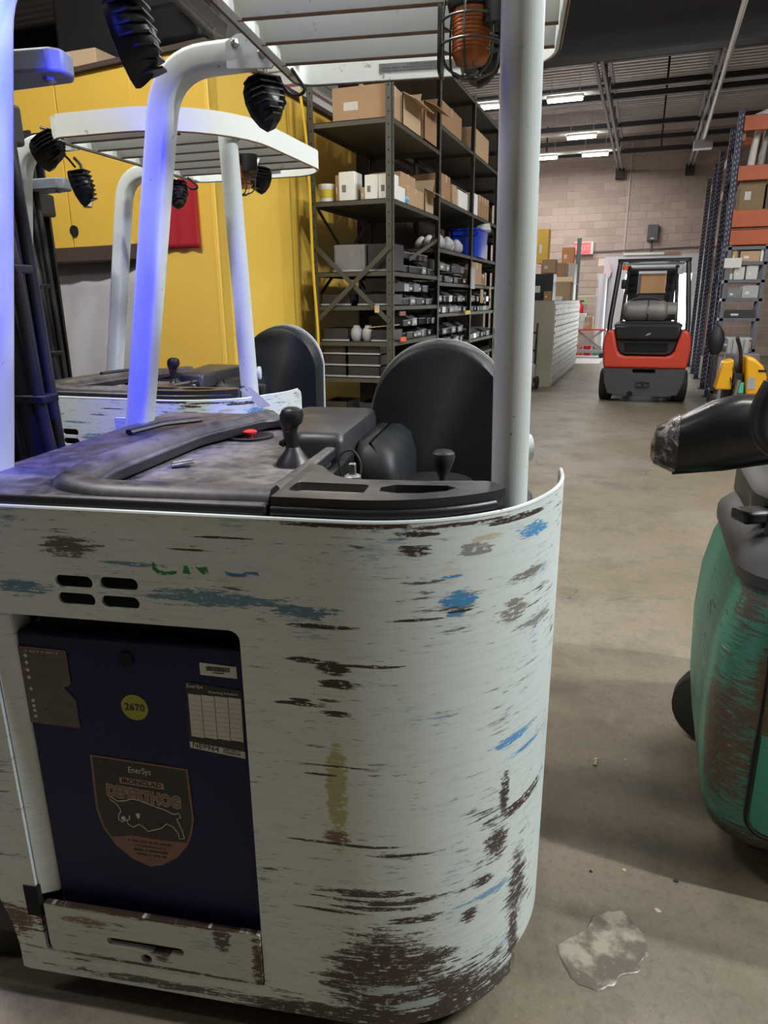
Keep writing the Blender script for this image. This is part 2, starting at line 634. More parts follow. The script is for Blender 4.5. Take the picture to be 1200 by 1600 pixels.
c = t.mix(t.math('MULTIPLY', t.step(t.noise(v, 6.5, 7, .72, .6), .54, .66), .40), c, (.115, .098, .078))
t.bump(g1, .15, .003)
rg = t.math('ADD', .34, t.math('MULTIPLY', n2, .36))
M_FLOOR = t.fin(c, rg, 0, .45)

t = NT('block_masonry')
v = t.coord('Object')
oi = t.node('ObjectInfo')
c = t.mix(oi.outputs['Random'], (.42, .325, .28), (.54, .43, .37))
c = t.mix(t.math('MULTIPLY', t.noise(v, 14, 5), .3), c, (.60, .50, .44))
t.bump(t.noise(v, 60, 4), .3, .004)
M_BLOCK = t.fin(c, .9)
t = NT('mortar_wall')
v = t.coord('Object')
bk = t.node('TexBrick')
mp = t.node('Mapping')
t.link(v, mp.inputs[0])
mp.inputs['Rotation'].default_value = (R_(90), 0, 0)
t.link(mp.outputs[0], bk.inputs['Vector'])
bk.inputs['Scale'].default_value = 1
bk.inputs['Brick Width'].default_value = .4
bk.inputs['Row Height'].default_value = .2
bk.inputs['Mortar Size'].default_value = .008
bk.inputs['Color1'].default_value = (.46, .36, .31, 1)
bk.inputs['Color2'].default_value = (.54, .43, .37, 1)
bk.inputs['Mortar'].default_value = (.66, .55, .49, 1)
M_WALLB = t.fin(bk.outputs['Color'], .92)
M_DIMWALL = pm('dim_brown_wall', (.13, .12, .11), .9, 0, .2, 1.5)
M_MORTAR = pm('mortar', (.82, .70, .64), .95, 0, .06, 12, .2)
M_DECKING = pm('grey_roof_decking', (.62, .57, .57), .6, .2, .12, 2)
M_JOIST = pm('dark_joist_steel', (.045, .042, .045), .7, .2, .2, 3)
M_TRUSS = pm('grey_truss_steel', (.22, .205, .205), .6, .2, .2, 3)
M_COND = pm('white_conduit', (.72, .70, .66), .45, 0, .1, 3)
M_TUBEL = emit('lit_tube', (1, .99, .97), 30)
M_GLASSDAY = emit('daylit_opening', (.96, 1, .97), 5.5)
M_YEL = pm('yellow_sheet_paint', (.86, .56, .085), .5, 0, .08, 1.6, .05, wear=(.58, .36, .07), wamt=.66, wscale=3.5)
M_BRNRAIL = pm('brown_rail_and_shade', (.075, .05, .04), .8, 0, .4, 12, .2)
M_TARP = pm('grey_tarp', (.52, .52, .57), .6, 0, .2, 3)
M_REDC = pm('red_cloth', (.42, .012, .025), .85, 0, .15, 20, .1)
M_SHELF = pm('olive_grey_shelf', (.085, .082, .066), .5, .3, .2, 6)
M_CARD = pm('cardboard', (.44, .285, .165), .85, 0, .12, 7, .08)
M_CARD2 = pm('brown_cardboard', (.34, .195, .10), .85, 0, .12, 7, .08)
M_CARD3 = pm('pale_cardboard', (.52, .38, .24), .85, 0, .12, 7, .08)
M_TAPE = pm('packing_tape', (.55, .42, .27), .3, 0, .1, 7)
M_WBOX = pm('white_carton', (.78, .78, .75), .7, 0, .06, 8)
M_BIN = pm('black_parts_bin', (.028, .028, .031), .4, 0, .3, 9)
M_BINC = pm('clear_grey_bin', (.20, .20, .21), .25, 0, .3, 12)
M_BINE = pm('pale_bin_lip', (.36, .36, .37), .45, 0, .2, 12)
M_LBL = pm('bin_label', (.52, .52, .50), .7, 0, .1, 9)
M_BLUEB = pm('blue_tote', (.012, .05, .50), .35, 0, .1, 6)
M_ORG = pm('orange_beam', (.50, .105, .03), .5, 0, .2, 4, wear=(.22, .07, .04), wamt=.66)
M_TANB = pm('tan_beam', (.40, .22, .15), .55, 0, .2, 4)
M_NAVY = pm('navy_upright', (.022, .028, .07), .5, .1, .3, 4)
M_HOLE = pm('pale_wall_glimpse', (.36, .34, .36), .7, 0, .1, 4)
M_GREYM = pm('grey_metal_shelf', (.13, .13, .15), .5, .3, .2, 5)
M_CAB = pm('beige_cabinet', (.36, .33, .25), .55, 0, .1, 3)
M_DRAW = pm('pale_drawer', (.46, .43, .40), .5, 0, .1, 5)
M_FRED = pm('red_forklift_paint', (.62, .060, .030), .38, 0, .12, 3)
M_FGREY = pm('charcoal_casting', (.060, .062, .068), .6, 0, .25, 8, .15, wear=(.13, .13, .135), wamt=.64, wscale=16)
M_TANK = pm('scuffed_gas_tank', (.23, .215, .20), .5, .3, .25, 8, .1, wear=(.34, .33, .31), wamt=.58, wscale=6)
M_PJ = pm('yellow_truck_paint', (.80, .40, .01), .4, 0, .08, 4)
M_ORANGE = pm('orange_plastic', (.85, .13, .03), .45, 0, .1, 4)
M_REDB = pm('red_bucket_plastic', (.70, .02, .04), .45, 0, .1, 4)
M_TEAL = pm('teal_plastic', (.08, .50, .32), .45, 0, .1, 4)
M_PANELW = pm('white_panel', (.66, .65, .70), .5, 0, .05, 2)
M_WOOD = pm('tan_door', (.50, .29, .14), .5, 0, .12, 3)
M_EXIT = emit('lit_exit_face', (.95, .10, .10), .9)
M_GREENP = worn_paint('worn_green_paint', (.06, .26, .185), [(.13, .52, .075, .085, (.13, .065, .035), .45), (.10, .60, .035, .10, (.12, .06, .032), .5), (.02, .42, .09, .20, (.10, .065, .045), .5), (.21, .45, .03, .28, (.055, .060, .045), .5), (.10, .13, .4, .055, (.055, .045, .036), .35), (.02, .83, .06, .10, (.09, .075, .06), .45)], second=(.35, .50, .42), streak=1.5, rust=(.09, .055, .035))
M_GREEN2 = worn_paint('green_door_paint', (.04, .26, .165), (), second=(.10, .38, .28), streak=.7)
t = NT('stretch_wrap')
v = t.coord('Object')
c = t.mix(t.step(t.noise(v, 30, 5, .7, 1), .45, .62), (.05, .048, .048), (.42, .37, .34))
t.bump(t.noise(v, 40, 4, .6, 1), .6, .01)
M_WRAP = t.fin(c, .18)
t = NT('dried_resin')
v = t.coord('Object')
n = t.noise(v, 9, 5, .6)
c = t.mix(t.step(n, .46, .60), (.150, .125, .095), (.37, .33, .25))
c = t.mix(t.math('MULTIPLY', t.step(t.noise(v, 60, 5), .57, .72), .45), c, (.46, .42, .33))
t.bump(t.noise(v, 26, 5, .7), .5, .006)
M_RESIN = t.fin(c, .32)
M_SCRAP = pm('pale_scrap', (.60, .50, .33), .8, 0, .1, 30)
M_CABLE = pm('yellow_cable', (.72, .48, .03), .5, 0, .1, 20)

# ================================================================== lights of the place (ceiling tube fixtures), added lights and setting
WALL_Y, CEIL = 22.2, 6.1


def struct(o, label=None):
    o['kind'] = 'structure'
    if label: o['label'] = label
    return o


def tube_light(x, y, z, label, power, length=1.2, group='tube lights hanging in rows under the roof', col=(1, .985, .95), lamp=True):
    r = empty('tube_light', (x, y, z))
    MB().bb(-length/2-.02, length/2+.02, -.035, .035, .03, .085).build('housing', M_COND, r, .004)
    MB().cyl((-length/2, -.03, 0), (length/2, -.03, 0), .02, 10).build('tube', M_TUBEL, r)
    MB().cyl((-length/2, .03, 0), (length/2, .03, 0), .02, 10).build('tube', M_TUBEL, r)
    for sx in (-1, 1):
        MB().cyl((sx*length*.4, 0, .08), (sx*length*.4, 0, CEIL-z+.03), .006, 6).build('hanger', M_COND, r)
    tag(r, label, 'light', group)
    if power:
        a = area('tube_glow', (0, 0, -.03), (0, 0, 0), length, .12, power, col)
        a.parent = r
    return r


struct(MB().bb(-14, 9, -7, 23, -.1, 0).build('floor', M_FLOOR), 'stained grey-brown concrete warehouse floor')
# back wall: one plain slab with single blocks laid in front of it where the photo shows them
wb = struct(MB().bb(-14, 9, WALL_Y, WALL_Y+.2, 0, CEIL+.1).build('wall_back', M_WALLB), 'pinkish concrete block wall at the far end')
struct(MB().bb(-3.45, 1.85, WALL_Y-.006, WALL_Y-.001, 1.6, CEIL).build('trim_1', M_MORTAR), 'pale mortar bed of the block wall')
me = None
for r in range(21):
    z = 1.75 + r*.2
    for k in range(13):
        x = -3.2 + k*.4 + (.2 if r % 2 else 0)
        if -1.35 < x < 1.25 and z < 2.75: continue
        if me is None:
            b = MB().bb(-.196, .196, -.016, 0, -.094, .094).build('block', M_BLOCK, wb, .004, seg=1)
            me = b
        else:
            b = me.copy()
            COL.objects.link(b)
        b.location = (x, WALL_Y-.004+random.uniform(-.002, .002), z)

struct(MB().bb(-14, -13.8, -7, 23, 0, CEIL+.1).build('wall_left', M_DIMWALL))
struct(MB().bb(8.8, 9, -7, 23, 0, CEIL+.1).build('wall_right', M_DIMWALL))
struct(MB().bb(-14, 9, -7.2, -7, 0, CEIL+.1).build('wall_front', M_DIMWALL))
# ribbed roof decking, ribs run across the aisle
mb = MB()
prof = []
y = -7.0
while y < WALL_Y+.2:
    prof += [(y, CEIL), (y+.075, CEIL), (y+.10, CEIL+.045), (y+.175, CEIL+.045)]
    y += .20
vs, fs = [], []
for x in (-14, 9):
    vs += [(x, p[0], p[1]) for p in prof]
n = len(prof)
fs = [(i, i+1, n+i+1, n+i) for i in range(n-1)]
mb.add(vs, fs)
struct(mb.build('ceiling', M_DECKING, smooth=0), 'ribbed grey metal roof decking')
# joists across the aisle (dark bars) in pairs of chords
JY = [13.2, 13.8, 15.5, 16.2, 18.7, 20.3, 21.85]
for i, y in enumerate(JY + [10.6, 7.8, 5.0, 2.2, -.6, -3.4]):
    mb = MB()
    mb.bb(-13.5, 8.6, y-.045, y+.045, 5.30, 5.40)
    for x in range(-12, 9, 3): mb.bb(x-.02, x+.02, y-.02, y+.02, 5.38, CEIL-.0)
    struct(mb.build('trim_2', M_JOIST, smooth=0), None)
# deep dark girder across the near ceiling
mb = MB()
mb.bb(-13.5, 8.6, 11.2, 11.28, 4.69, CEIL-.02)
mb.bb(-13.5, 8.6, 11.1, 11.38, 4.65, 4.69)
mb.bb(-13.5, 8.6, 11.1, 11.38, CEIL-.06, CEIL-.02)
struct(mb.build('trim_3', M_JOIST, smooth=0), 'deep dark steel girder across the roof')
# two open web trusses along the aisle
for X, y0 in ((-1.0, 11.3), (.78, 11.3)):
    mb = MB()
    zt, zb = 5.42, 4.95
    for dx in (-.05, .05):
        mb.bb(X+dx-.025, X+dx+.025, y0, WALL_Y-.05, zb-.05, zb)
        mb.bb(X+dx-.025, X+dx+.025, y0, WALL_Y-.05, zt-.05, zt)
    y = y0
    k = 0
    while y < WALL_Y-.6:
        a, b = (zb, zt) if k % 2 == 0 else (zt, zb)
        mb.beam((X, y, a), (X, y+.55, b), .035, .035)
        y += .55
        k += 1
    struct(mb.build('trim_4', M_TRUSS, smooth=0), 'open web roof truss along the aisle')
mb = MB()
for X in (-1.0, .78):
    mb.bb(X-.11, X+.11, WALL_Y-.30, WALL_Y-.02, 4.70, 4.95)
struct(mb.build('trim_5', M_JOIST, smooth=0), 'dark truss seats on the block wall')

# tube light rows
LIGHTS = [(-1.73, 14.65), (-1.70, 17.93), (-1.55, 20.1), (-3.2, 14.65), (-2.8, 20.1)]
WORDS = ['lit ceiling tube light nearest the girder, right of the white truck post',
         'lit ceiling tube light in the middle row right of the white post',
         'lit ceiling tube light in the row nearest the block wall, right one',
         'lit ceiling tube light seen left of the white truck post',
         'lit ceiling tube light in the row nearest the block wall, beside the post']
for (x, y), wd in zip(LIGHTS, WORDS):
    tube_light(x, y, 5.0, wd, 42, .62)
for x, y in ((-3.1, 17.9), (-4.4, 20.1)):
    tube_light(x, y, 5.0, 'lit ceiling tube light of the far rows hidden behind the post', 42, .62)
for y in (14.65, 17.93, 20.1):
    mb = MB().cyl((-6, y+.13, 5.13), (-.95, y+.13, 5.13), .045, 8)
    tag(mb.build('light_raceway', M_COND), {14.65: 'pale raceway carrying the tube lights nearest the girder', 17.93: 'pale raceway carrying the middle row of tube lights', 20.1: 'pale raceway carrying the tube lights by the block wall'}[y], 'raceway')
# unseen fixtures: first pair inferred from the shading, the rest added as fill light
for i, (x, y, p, c) in enumerate(((3.6, 1.55, 300, (.92, .97, 1)), (3.6, 2.9, 230, (.92, .97, 1)), (1.3, 3.8, 42, (1, .96, .9)), (3.2, 6.4, 90, (1, .98, .96)), (-1.9, .9, 80, (1, .96, .88)), (-3.4, 1.2, 95, (1, .96, .88)), (-3.0, -.8, 12, (1, .97, .9)), (-3.6, 7.4, 60, (1, .97, .92)), (2.6, 9.2, 60, (1, .98, .96)), (-1.2, 8.6, 50, (1, .98, .96)))):
    tube_light(x, y, 5.0, 'unseen ceiling tube light added over the near part of the hall', p, 1.2, 'unseen tube lights added over the near part of the hall', c)

# long white conduit and its box
mb = MB().cyl((.70, 8.6, 4.60), (.80, 17.0, 4.60), .032, 8)
pl = empty('ceiling_conduit', (.8, 17, 4.6))
o = mb.build('pipe', M_COND, pl)
o.matrix_parent_inverse = Matrix.Translation((-.8, -17, -4.6))
o = MB().bb(.62, .98, 16.95, 17.2, 4.44, 4.60).build('junction_box', M_PANELW, pl, .006)
o.matrix_parent_inverse = Matrix.Translation((-.8, -17, -4.6))
for y in (10, 12.5, 15, 16.9):
    o = MB().cyl((.74, y, 4.6), (.74, y, CEIL-.02), .008, 6).build('hanger', M_COND, pl)
    o.matrix_parent_inverse = Matrix.Translation((-.8, -17, -4.6))
tag(pl, 'long pale conduit with a grey box hanging under the right roof truss', 'conduit')

# ---- things on the back wall
p = at(914, 388, 22.1)
r = empty('exit_sign', (p.x, 22.1, p.z))
MB().bb(-.30, .24, -.06, .08, -.17, .17).build('housing', M_WBOX, r, .01)
MB().plate([(-.30, -.15), (.16, -.15), (.16, .15), (-.30, .15)], [], .01, lambda a, b, d: (a, -.065+d-.004, b)).build('face', M_EXIT, r)
text('lettering', 'EXIT', .20, M_INKW, r, (-.06, -.072, 0), depth=.001)
tag(r, 'small lit red exit sign on the block wall', 'sign')
p = at(1020, 362, 22.1)
r = empty('wall_box', (p.x, 22.14, p.z))
MB().bb(-.14, .14, -.12, .05, -.24, .18).build('case', M_GREYM, r, .01)
MB().bb(-.05, .05, -.13, -.115, -.20, -.16).build('latch', M_STK_WHT, r)
MB().cyl((0, 0, -.24), (0, 0, -.7), .02, 8).build('conduit', M_GREYM, r)
MB().cyl((-1.7, 0, -.48), (1.6, 0, -.42), .016, 8).build('cross_conduit', M_GREYM, r)
tag(r, 'grey electrical box with conduit on the block wall', 'electrical box')
o = MB().cyl((at(983, 300, 22.1).x, WALL_Y-.04, 2.7), (at(983, 300, 22.1).x, WALL_Y-.04, CEIL-.5), .014, 6).build('wall_pipe', M_COND)
tag(o, 'thin pale vertical pipe running up the block wall', 'pipe')

# dock door: white surround, bright openings, tan inner door
d = empty('door_1', (0, 22.1, 0))
d['kind'] = 'structure'
d['label'] = 'white dock door surround with bright openings behind the red forklift'
MB().bb(-1.22, -.62, -.14, .08, 0, 2.68).build('door_frame', M_PANELW, d)
MB().bb(1.12, 1.5, -.14, .08, 0, 2.70).build('door_frame', M_PANELW, d)
MB().bb(-.62, 1.12, -.14, .08, 2.2, 2.70).build('door_frame', M_PANELW, d)
MB().bb(-.62, 1.12, -.02, .08, 0, 2.2).build('daylight_pane', M_GLASSDAY, d)
MB().bb(-.22, .52, -.09, -.02, 0, 2.24).build('inner_door', M_WOOD, d, .01)
MB().bb(.50, .62, -.11, -.02, 0, 2.3).build('jamb', M_WBOX, d)
MB().bb(-.36, -.20, -.11, -.02, 0, 2.3).build('jamb', M_GREYM, d)
MB().bb(-.7, .35, -.18, -.1, 2.70, 2.76).build('header', M_WBOX, d)
MB().bb(.35, .75, -.18, -.1, 2.70, 2.77).build('header', M_TANB, d)
ddl = area('door_daylight', (-.1, 21.9, 1.2), (R_(-90), 0, 0), 1.4, 2.0, 60, (.95, 1, 1))

# ================================================================== white reach truck (local frame: x to its rear, y away from the camera, z up)
TM_LOC, TM_ROT = (-.4087, .9821, 0), R_(9.686)
T2_LOC, T2_ROT = (-1.6168, 2.1165, 0), R_(2.837)
PR, PX0 = .369, -.017
S_END = PX0 + PR*math.pi/2 + .075
ZT, ZB = 1.16, .085


def pmap(s, z, off=0.0):
    if s <= PX0: return (s, off, z)
    a = (s-PX0)/PR
    if a <= math.pi/2: return (PX0+(PR-off)*math.sin(a), PR-(PR-off)*math.cos(a), z)
    return (PX0+PR-off, PR+(s-PX0-PR*math.pi/2), z)


def puv(co):
    x, y = co.x, co.y
    if x <= PX0: return (x, co.z)
    a = math.atan2(x-PX0, max(1e-6, PR-y)) if y < PR else math.pi/2
    s = PX0+PR*a + (y-PR if y > PR else 0)
    return (s, co.z)


def sweep(mb, prof, path, up=(0, 1, 0)):
    P = [Vector(p) for p in path]
    rings = []
    pa = None
    for i, p in enumerate(P):
        t = (P[min(i+1, len(P)-1)]-P[max(i-1, 0)]).normalized()
        a = Vector(up).cross(t) if pa is None else pa - t*pa.dot(t)
        a.normalize()
        pa = a
        b = t.cross(a)
        rings.append([p+a*q[0]+b*q[1] for q in prof])
    return mb.loft(rings)


def lamp_head(parent, c, d, w, h, dep, lens_mat, name='work_lamp', fins=7):
    """finned cast lamp head: shield-shaped rim, bowl behind it with cooling fins; d = where the lens looks"""
    d = Vector(d).normalized()
    sx = Vector((0, 0, 1)).cross(d).normalized()
    up = d.cross(sx)
    c = Vector(c)
    rim = [(-.5, .30), (-.42, .46), (-.2, .5), (.2, .5), (.42, .46), (.5, .30), (.5, .05), (.40, -.22), (.20, -.42), (0, -.5), (-.20, -.42), (-.40, -.22), (-.5, .05)]
    def ring(k, sc, dz=0): return [c + sx*(q[0]*w*sc) + up*(q[1]*h*sc+dz) - d*(dep*k) for q in rim]
    r = MB().loft([ring(-.06, .96), ring(-.06, 1.0), ring(.08, 1.03), ring(.22, 1.0), ring(.55, .88), ring(.85, .62), ring(1, .35)]).build(name, M_LAMP, parent, smooth=35)
    MB().loft([ring(-.07, .90), ring(-.10, .84)]).build('lens', lens_mat, r)
    for i in range(fins):
        q = -.40 + .80*i/(fins-1)
        hw = w*(.50 if q > 0 else .50-(-q)*.75)
        a = [c+up*(q*h)+sx*x_-d*(dep*k) for x_, k in ((-hw*1.03, .15), (-hw*.98, .62), (-hw*.6, 1.02), (hw*.6, 1.02), (hw*.98, .62), (hw*1.03, .15))]
        b = [p+up*.004 for p in a]
        MB().loft([a, b]).build('fin', M_LAMP, r, smooth=0)
    MB().tube([c-d*dep*.7+up*h*.2, c-d*dep*.7+up*h*.62, c-d*dep*.4+up*h*.85], .006, 8).build('mount_stem', M_STEEL, r)
    return r


def smudge(parent, x0, x1, z, h, mat, y, seed):
    """a line of print too small to read in the photo: a row of short worn dashes"""
    r = random.Random(seed)
    mb = MB()
    x = x0
    while x < x1:
        w_ = r.uniform(.6, 1.8)*h
        mb.bb(x, min(x+w_, x1), y-.0003, y+.0003, z-h/2, z+h/2)
        x += w_+r.choice((.35, .35, 1.2))*h
    return mb.build('worn_print', mat, parent, smooth=0)


def build_truck():
    T = empty('reach_truck')
    # ---------------- outer side panel with its openings
    slots = [rrect(x-.037, x+.037, z-.012, z+.012, .0118, 4) for x, z in ((-.511, 1.027), (-.424, 1.0285), (-.510, .9935), (-.425, .9930))]
    opening = rrect(-.705, -.206, .148, .955, (.02, .01, .01, .004), 4)
    bot = [(-.05, ZB), (-.05, ZT), (-.97, ZT), (-.97, .42)] + [(-.97+.19*math.sin(R_(a))*1.05, .12+.30*math.cos(R_(a))) for a in range(0, 100, 12)] + [(-.755, ZB)]
    mb = MB().plate(bot, slots+[opening], .007, lambda a, b, d: (a, d, b))
    n = 34
    cols = [-.05+(S_END+.05)*i/n for i in range(n+1)]
    cols = sorted(set([round(c, 5) for c in cols]+[.354, .3545]+[S_END-.03*(1-math.cos(R_(a))) for a in (0, 20, 40, 60, 90)]))

    def top(s):
        k = s-(S_END-.03)
        return ZT + .004*max(0, min(1, (s-.30)/.1)) if k <= 0 else ZT+.004-.03+math.sqrt(max(0, .0009-k*k))

    def low(s): return ZB if s < .3542 else .145
    zs = 6
    vs, fs = [], []
    for s_ in cols:
        for k in range(zs+1):
            z = low(s_)+(top(s_)-low(s_))*k/zs
            vs += [pmap(s_, z, 0), pmap(s_, z, .007)]
    w = 2*(zs+1)
    for i in range(len(cols)-1):
        for k in range(zs):
            a, b = i*w+2*k, (i+1)*w+2*k
            fs += [(a, b, b+2, a+2), (a+1, a+3, b+3, b+1)]
        a, b = i*w, (i+1)*w
        fs += [(a, a+1, b+1, b), (a+2*zs, b+2*zs, b+2*zs+1, a+2*zs+1)]
    e = (len(cols)-1)*w
    for k in range(zs): fs.append((e+2*k, e+2*k+2, e+2*k+3, e+2*k+1))
    mb.add(vs, fs)
    mb.build('side_panel', M_BODY, T, smooth=35, uvf=puv)
    # thin bright lip along the top of the panel
    mb = MB()
    ss = [-.97+.92*i/6 for i in range(6)]+cols[:-6]
    mb.tube([pmap(s_, top(s_)+.001, .0035) for s_ in ss], .0042, 8)
    lip = mb.build('panel_lip', M_POST, T)
    # vent baffle behind the slots
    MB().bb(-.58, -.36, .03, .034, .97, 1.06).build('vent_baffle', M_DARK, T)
    # inner faces: pillar beside the battery
    MB().plate([(-.705, .29), (-.668, .29), (-.668, .945), (-.705, .945)], [], .05, lambda a, b, d: (a, .006+(a+.705)*.5+d, b)).build('pillar', M_BODY2, T, .004, uvf=lambda c: (c.x, c.z))
    MB().bb(-.735, -.700, -.002, .012, .24, .32).build('hinge_socket', M_DARK, T, .002)
    # ---------------- battery with its prints
    B = MB().bb(-.668, -.212, .027, .80, .20, .905).build('battery', M_BATT, T, .006)
    MB().bb(-.64, -.24, .06, .78, .905, .925).build('battery_cover', M_DARK, B, .004)
    MB().tube(smooth_path([(-.60, .10, .925), (-.5, .06, .965), (-.3, .06, .955), (-.24, .12, .92)], .05), .012, 8).build('battery_cable', M_BLK, B)
    MB().lathe([(.016, 0), (.016, .004)], (-.445, .027, .865), (0, -1, 0), 16).build('lifting_eye', M_DARK, B)
    Y = .0262
    pl = lambda a, b, d: (a, Y-d, b)
    q = MB().plate([(-.668, .708), (-.561, .706), (-.561, .765), (-.583, .792), (-.568, .800), (-.568, .872), (-.668, .874)], [], .0006, pl).build('warning_sticker', M_STK_GRY, B)
    for x0, z0, x1, z1 in ((-.668, .874, -.568, .872), (-.668, .708, -.561, .706), (-.667, .708, -.667, .874), (-.568, .872, -.568, .802)):
        MB().beam((x0, Y-.0008, z0), (x1, Y-.0008, z1), .0016, .0005, up=(0, 1, 0)).build('red_border', M_STK_RED, q)
    for i, z in enumerate((.855, .84, .824, .808, .783, .757, .745, .735, .722)):
        MB().plate([(-.655, z-.0045), (-.6505, z), (-.655, z+.0045), (-.6595, z)] if i < 6 else arc(-.655, z, .0035, 0, 324, 9), [], .0008, pl).build('hazard_mark', M_INKW, q)
    smudge(q, -.655, -.582, .8655, .004, M_STK_TAN, Y-.0009, 11)
    q = MB().plate([(-.63, .745), (-.600, .770), (-.566, .745), (-.562, .712), (-.60, .720)], [], .0010, pl).build('torn_film', M_STK_GRY, B)
    q = MB().plate(arc(-.439, .7635, .0275, 0, 350, 35), [], .0006, pl).build('number_sticker', M_STK_YEL, B)
    text('lettering', '2670', .021, M_INKK, q, (-.439, Y-.001, .7635), depth=.0002, bold=.0003)
    q = MB().plate([(-.2985, .847), (-.2275, .845), (-.2275, .869), (-.2985, .872)], [], .0006, pl).build('barcode_sticker', M_STK_WHT, B)
    mb = MB()
    x = -.286
    rr = random.Random(3)
    while x < -.242:
        ww = rr.choice((.0006, .001, .0016))
        mb.bb(x, x+ww, Y-.0012, Y-.0006, .857, .866)
        x += ww+rr.choice((.0006, .001))
    mb.build('barcode', M_INKK, q, smooth=0)
    smudge(q, -.274, -.252, .8535, .0022, M_STK_BLK, Y-.0009, 12)
    q = MB().plate([(-.3325, .702), (-.2225, .692), (-.2205, .821), (-.330, .830)], [], .0006, pl).build('schedule_sticker', M_STK_BLK, B)
    for i in range(4):
        a, b = -.3275+.0262*i, -.3275+.0262*i+.0248
        g = MB().plate([(a, .714), (b, .712), (b+.001, .804), (a+.001, .805)], [], .0010, pl).build('table_column', M_STK_WHT, q)
        mb = MB()
        for k in range(8): mb.bb(a+.002, b-.002, Y-.0013, Y-.001, .72+k*.0102, .7204+k*.0102)
        mb.build('ruled_line', M_STK_TAN, g, smooth=0)
    text('lettering', 'EnerSys', .0105, M_INKW, q, (-.3125, Y-.001, .8215), depth=.0002, shear=.15)
    text('lettering', 'Watering Schedule', .0075, M_INKW, q, (-.257, Y-.001, .8125), depth=.0002)
    q = MB().plate([(-.3325, .688), (-.2225, .676), (-.2225, .691), (-.3325, .7015)], [], .0012, pl).build('serial_sticker', M_STK_WHT, B)
    text('lettering', 'NE9964', .0165, M_INKK, q, (-.3010, Y-.0016, .6925), rot=(R_(90), R_(5), 0), depth=.0002)
    text('lettering', '18-E125D-17\nRTJ00062399', .0066, M_INKK, q, (-.249, Y-.0016, .6875), rot=(R_(90), R_(5), 0), depth=.0002)
    # shield sticker
    sh = [(-.549, .646), (-.343, .637), (-.3405, .52), (-.349, .482)] + [(-.36, .455), (-.385, .422), (-.42, .397), (-.448, .389)] + [(-.485, .402), (-.52, .432), (-.545, .475), (-.553, .52)]
    q = MB().plate(sh, [], .0006, pl).build('shield_sticker', M_STK_BRN, B)
    cx, cz = -.446, .53
    inn = [(cx+(x-cx)*.955, cz+(z-cz)*.965) for x, z in sh]
    MB().plate(inn, [], .0009, pl).build('black_field', M_STK_BLK, q)
    low_ = [p for p in inn if p[1] < .47]
    low_ = [(-.360, .462), *[p for p in low_ if p[1] < .46], (-.525, .452), (-.48, .463), (-.42, .460)]
    MB().plate(low_, [], .0012, pl).build('tan_field', M_STK_BRN, q)
    text('lettering', 'EnerSys', .020, M_INKW, q, (-.446, Y-.0014, .621), depth=.0002, sx=.78, shear=.1)
    MB().plate([(-.491, .6015), (-.398, .598), (-.397, .584), (-.4915, .587)], [], .0012, pl).build('name_bar', M_STK_TAN, q)
    text('lettering', 'IRONCLAD', .0135, M_INKK, q, (-.4445, Y-.0016, .5925), rot=(R_(90), R_(2), 0), depth=.0002, sx=1.25, bold=.0004)
    text('lettering', 'DESERTHOG', .036, M_STK_WHT2, q, (-.4440, Y-.0013, .561), rot=(R_(90), R_(4), 0), depth=.0001, sx=.77, bold=.0034)
    text('lettering', 'DESERTHOG', .036, M_STK_RUST, q, (-.4440, Y-.0017, .561), rot=(R_(90), R_(4), 0), depth=.0001, sx=.77, bold=.0008)
    # running hog in outline
    hog = [(-.521, .556), (-.502, .543), (-.487, .546), (-.468, .553), (-.452, .551), (-.43, .544), (-.40, .536), (-.383, .528), (-.371, .532), (-.368, .522), (-.377, .518), (-.372, .503), (-.367, .487), (-.365, .472), (-.376, .470), (-.377, .483), (-.386, .497), (-.40, .503), (-.413, .490), (-.431, .483), (-.443, .478), (-.451, .487), (-.460, .493), (-.475, .484), (-.485, .490), (-.487, .499), (-.498, .494), (-.505, .499), (-.503, .511), (-.497, .520), (-.503, .535), (-.517, .545)]
    MB().plate(hog, [], .0014, pl).build('hog_emblem', M_STK_BLK, q)
    MB().tube([(x, Y-.0014, z) for x, z in hog], .0011, 5, closed=True).build('hog_outline', M_INKW, q)
    MB().plate(arc(-.494, .503, .0050, 0, 330, 11), [], .0018, pl).build('hog_snout', M_INKW, q)
    MB().tube([(-.488, Y-.0016, .499), (-.480, Y-.0016, .503), (-.480, Y-.0016, .512)], .0014, 5).build('hog_tusk', M_INKW, q)
    MB().plate([(-.462, .520), (-.456, .519), (-.458, .508), (-.462, .506), (-.466, .516)], [], .0017, pl).build('hog_patch', M_INKW, q)
    for i_, (a_, b_) in enumerate(((-.49, -.395), (-.475, -.41), (-.48, -.405), (-.475, -.41))):
        smudge(q, a_, b_, .450-.0105*i_, .004 if i_ != 1 else .0025, M_STK_BLK, Y-.0015, 13+i_)
    # ---------------- battery door below
    slot = [(x, z) for x, z in rrect(-.553, -.378, .196, .216, .0095, 4)]
    slot = [(x, z-(x+.465)*.0) for x, z in slot]
    hole = arc(-.466, .172, .013, 0, 336, 14)
    dr = MB().plate(rrect(-.690, -.2085, .152, .284, (.004, .004, .022, .012), 4), [slot, hole], .012, lambda a, b, d: (a, -.004+d, b)).build('battery_door', M_DOORP, T, uvf=lambda c: (c.x, c.z))
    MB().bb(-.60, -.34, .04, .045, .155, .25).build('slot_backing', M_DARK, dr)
    # ---------------- remaining shell: far side, front, floor, chassis
    far = [(-.97, ZB), (-.97, ZT), (.16, ZT), (.16, ZB)]
    mb = MB().plate(far, [], .01, lambda a, b, d: (a, .955-d, b))
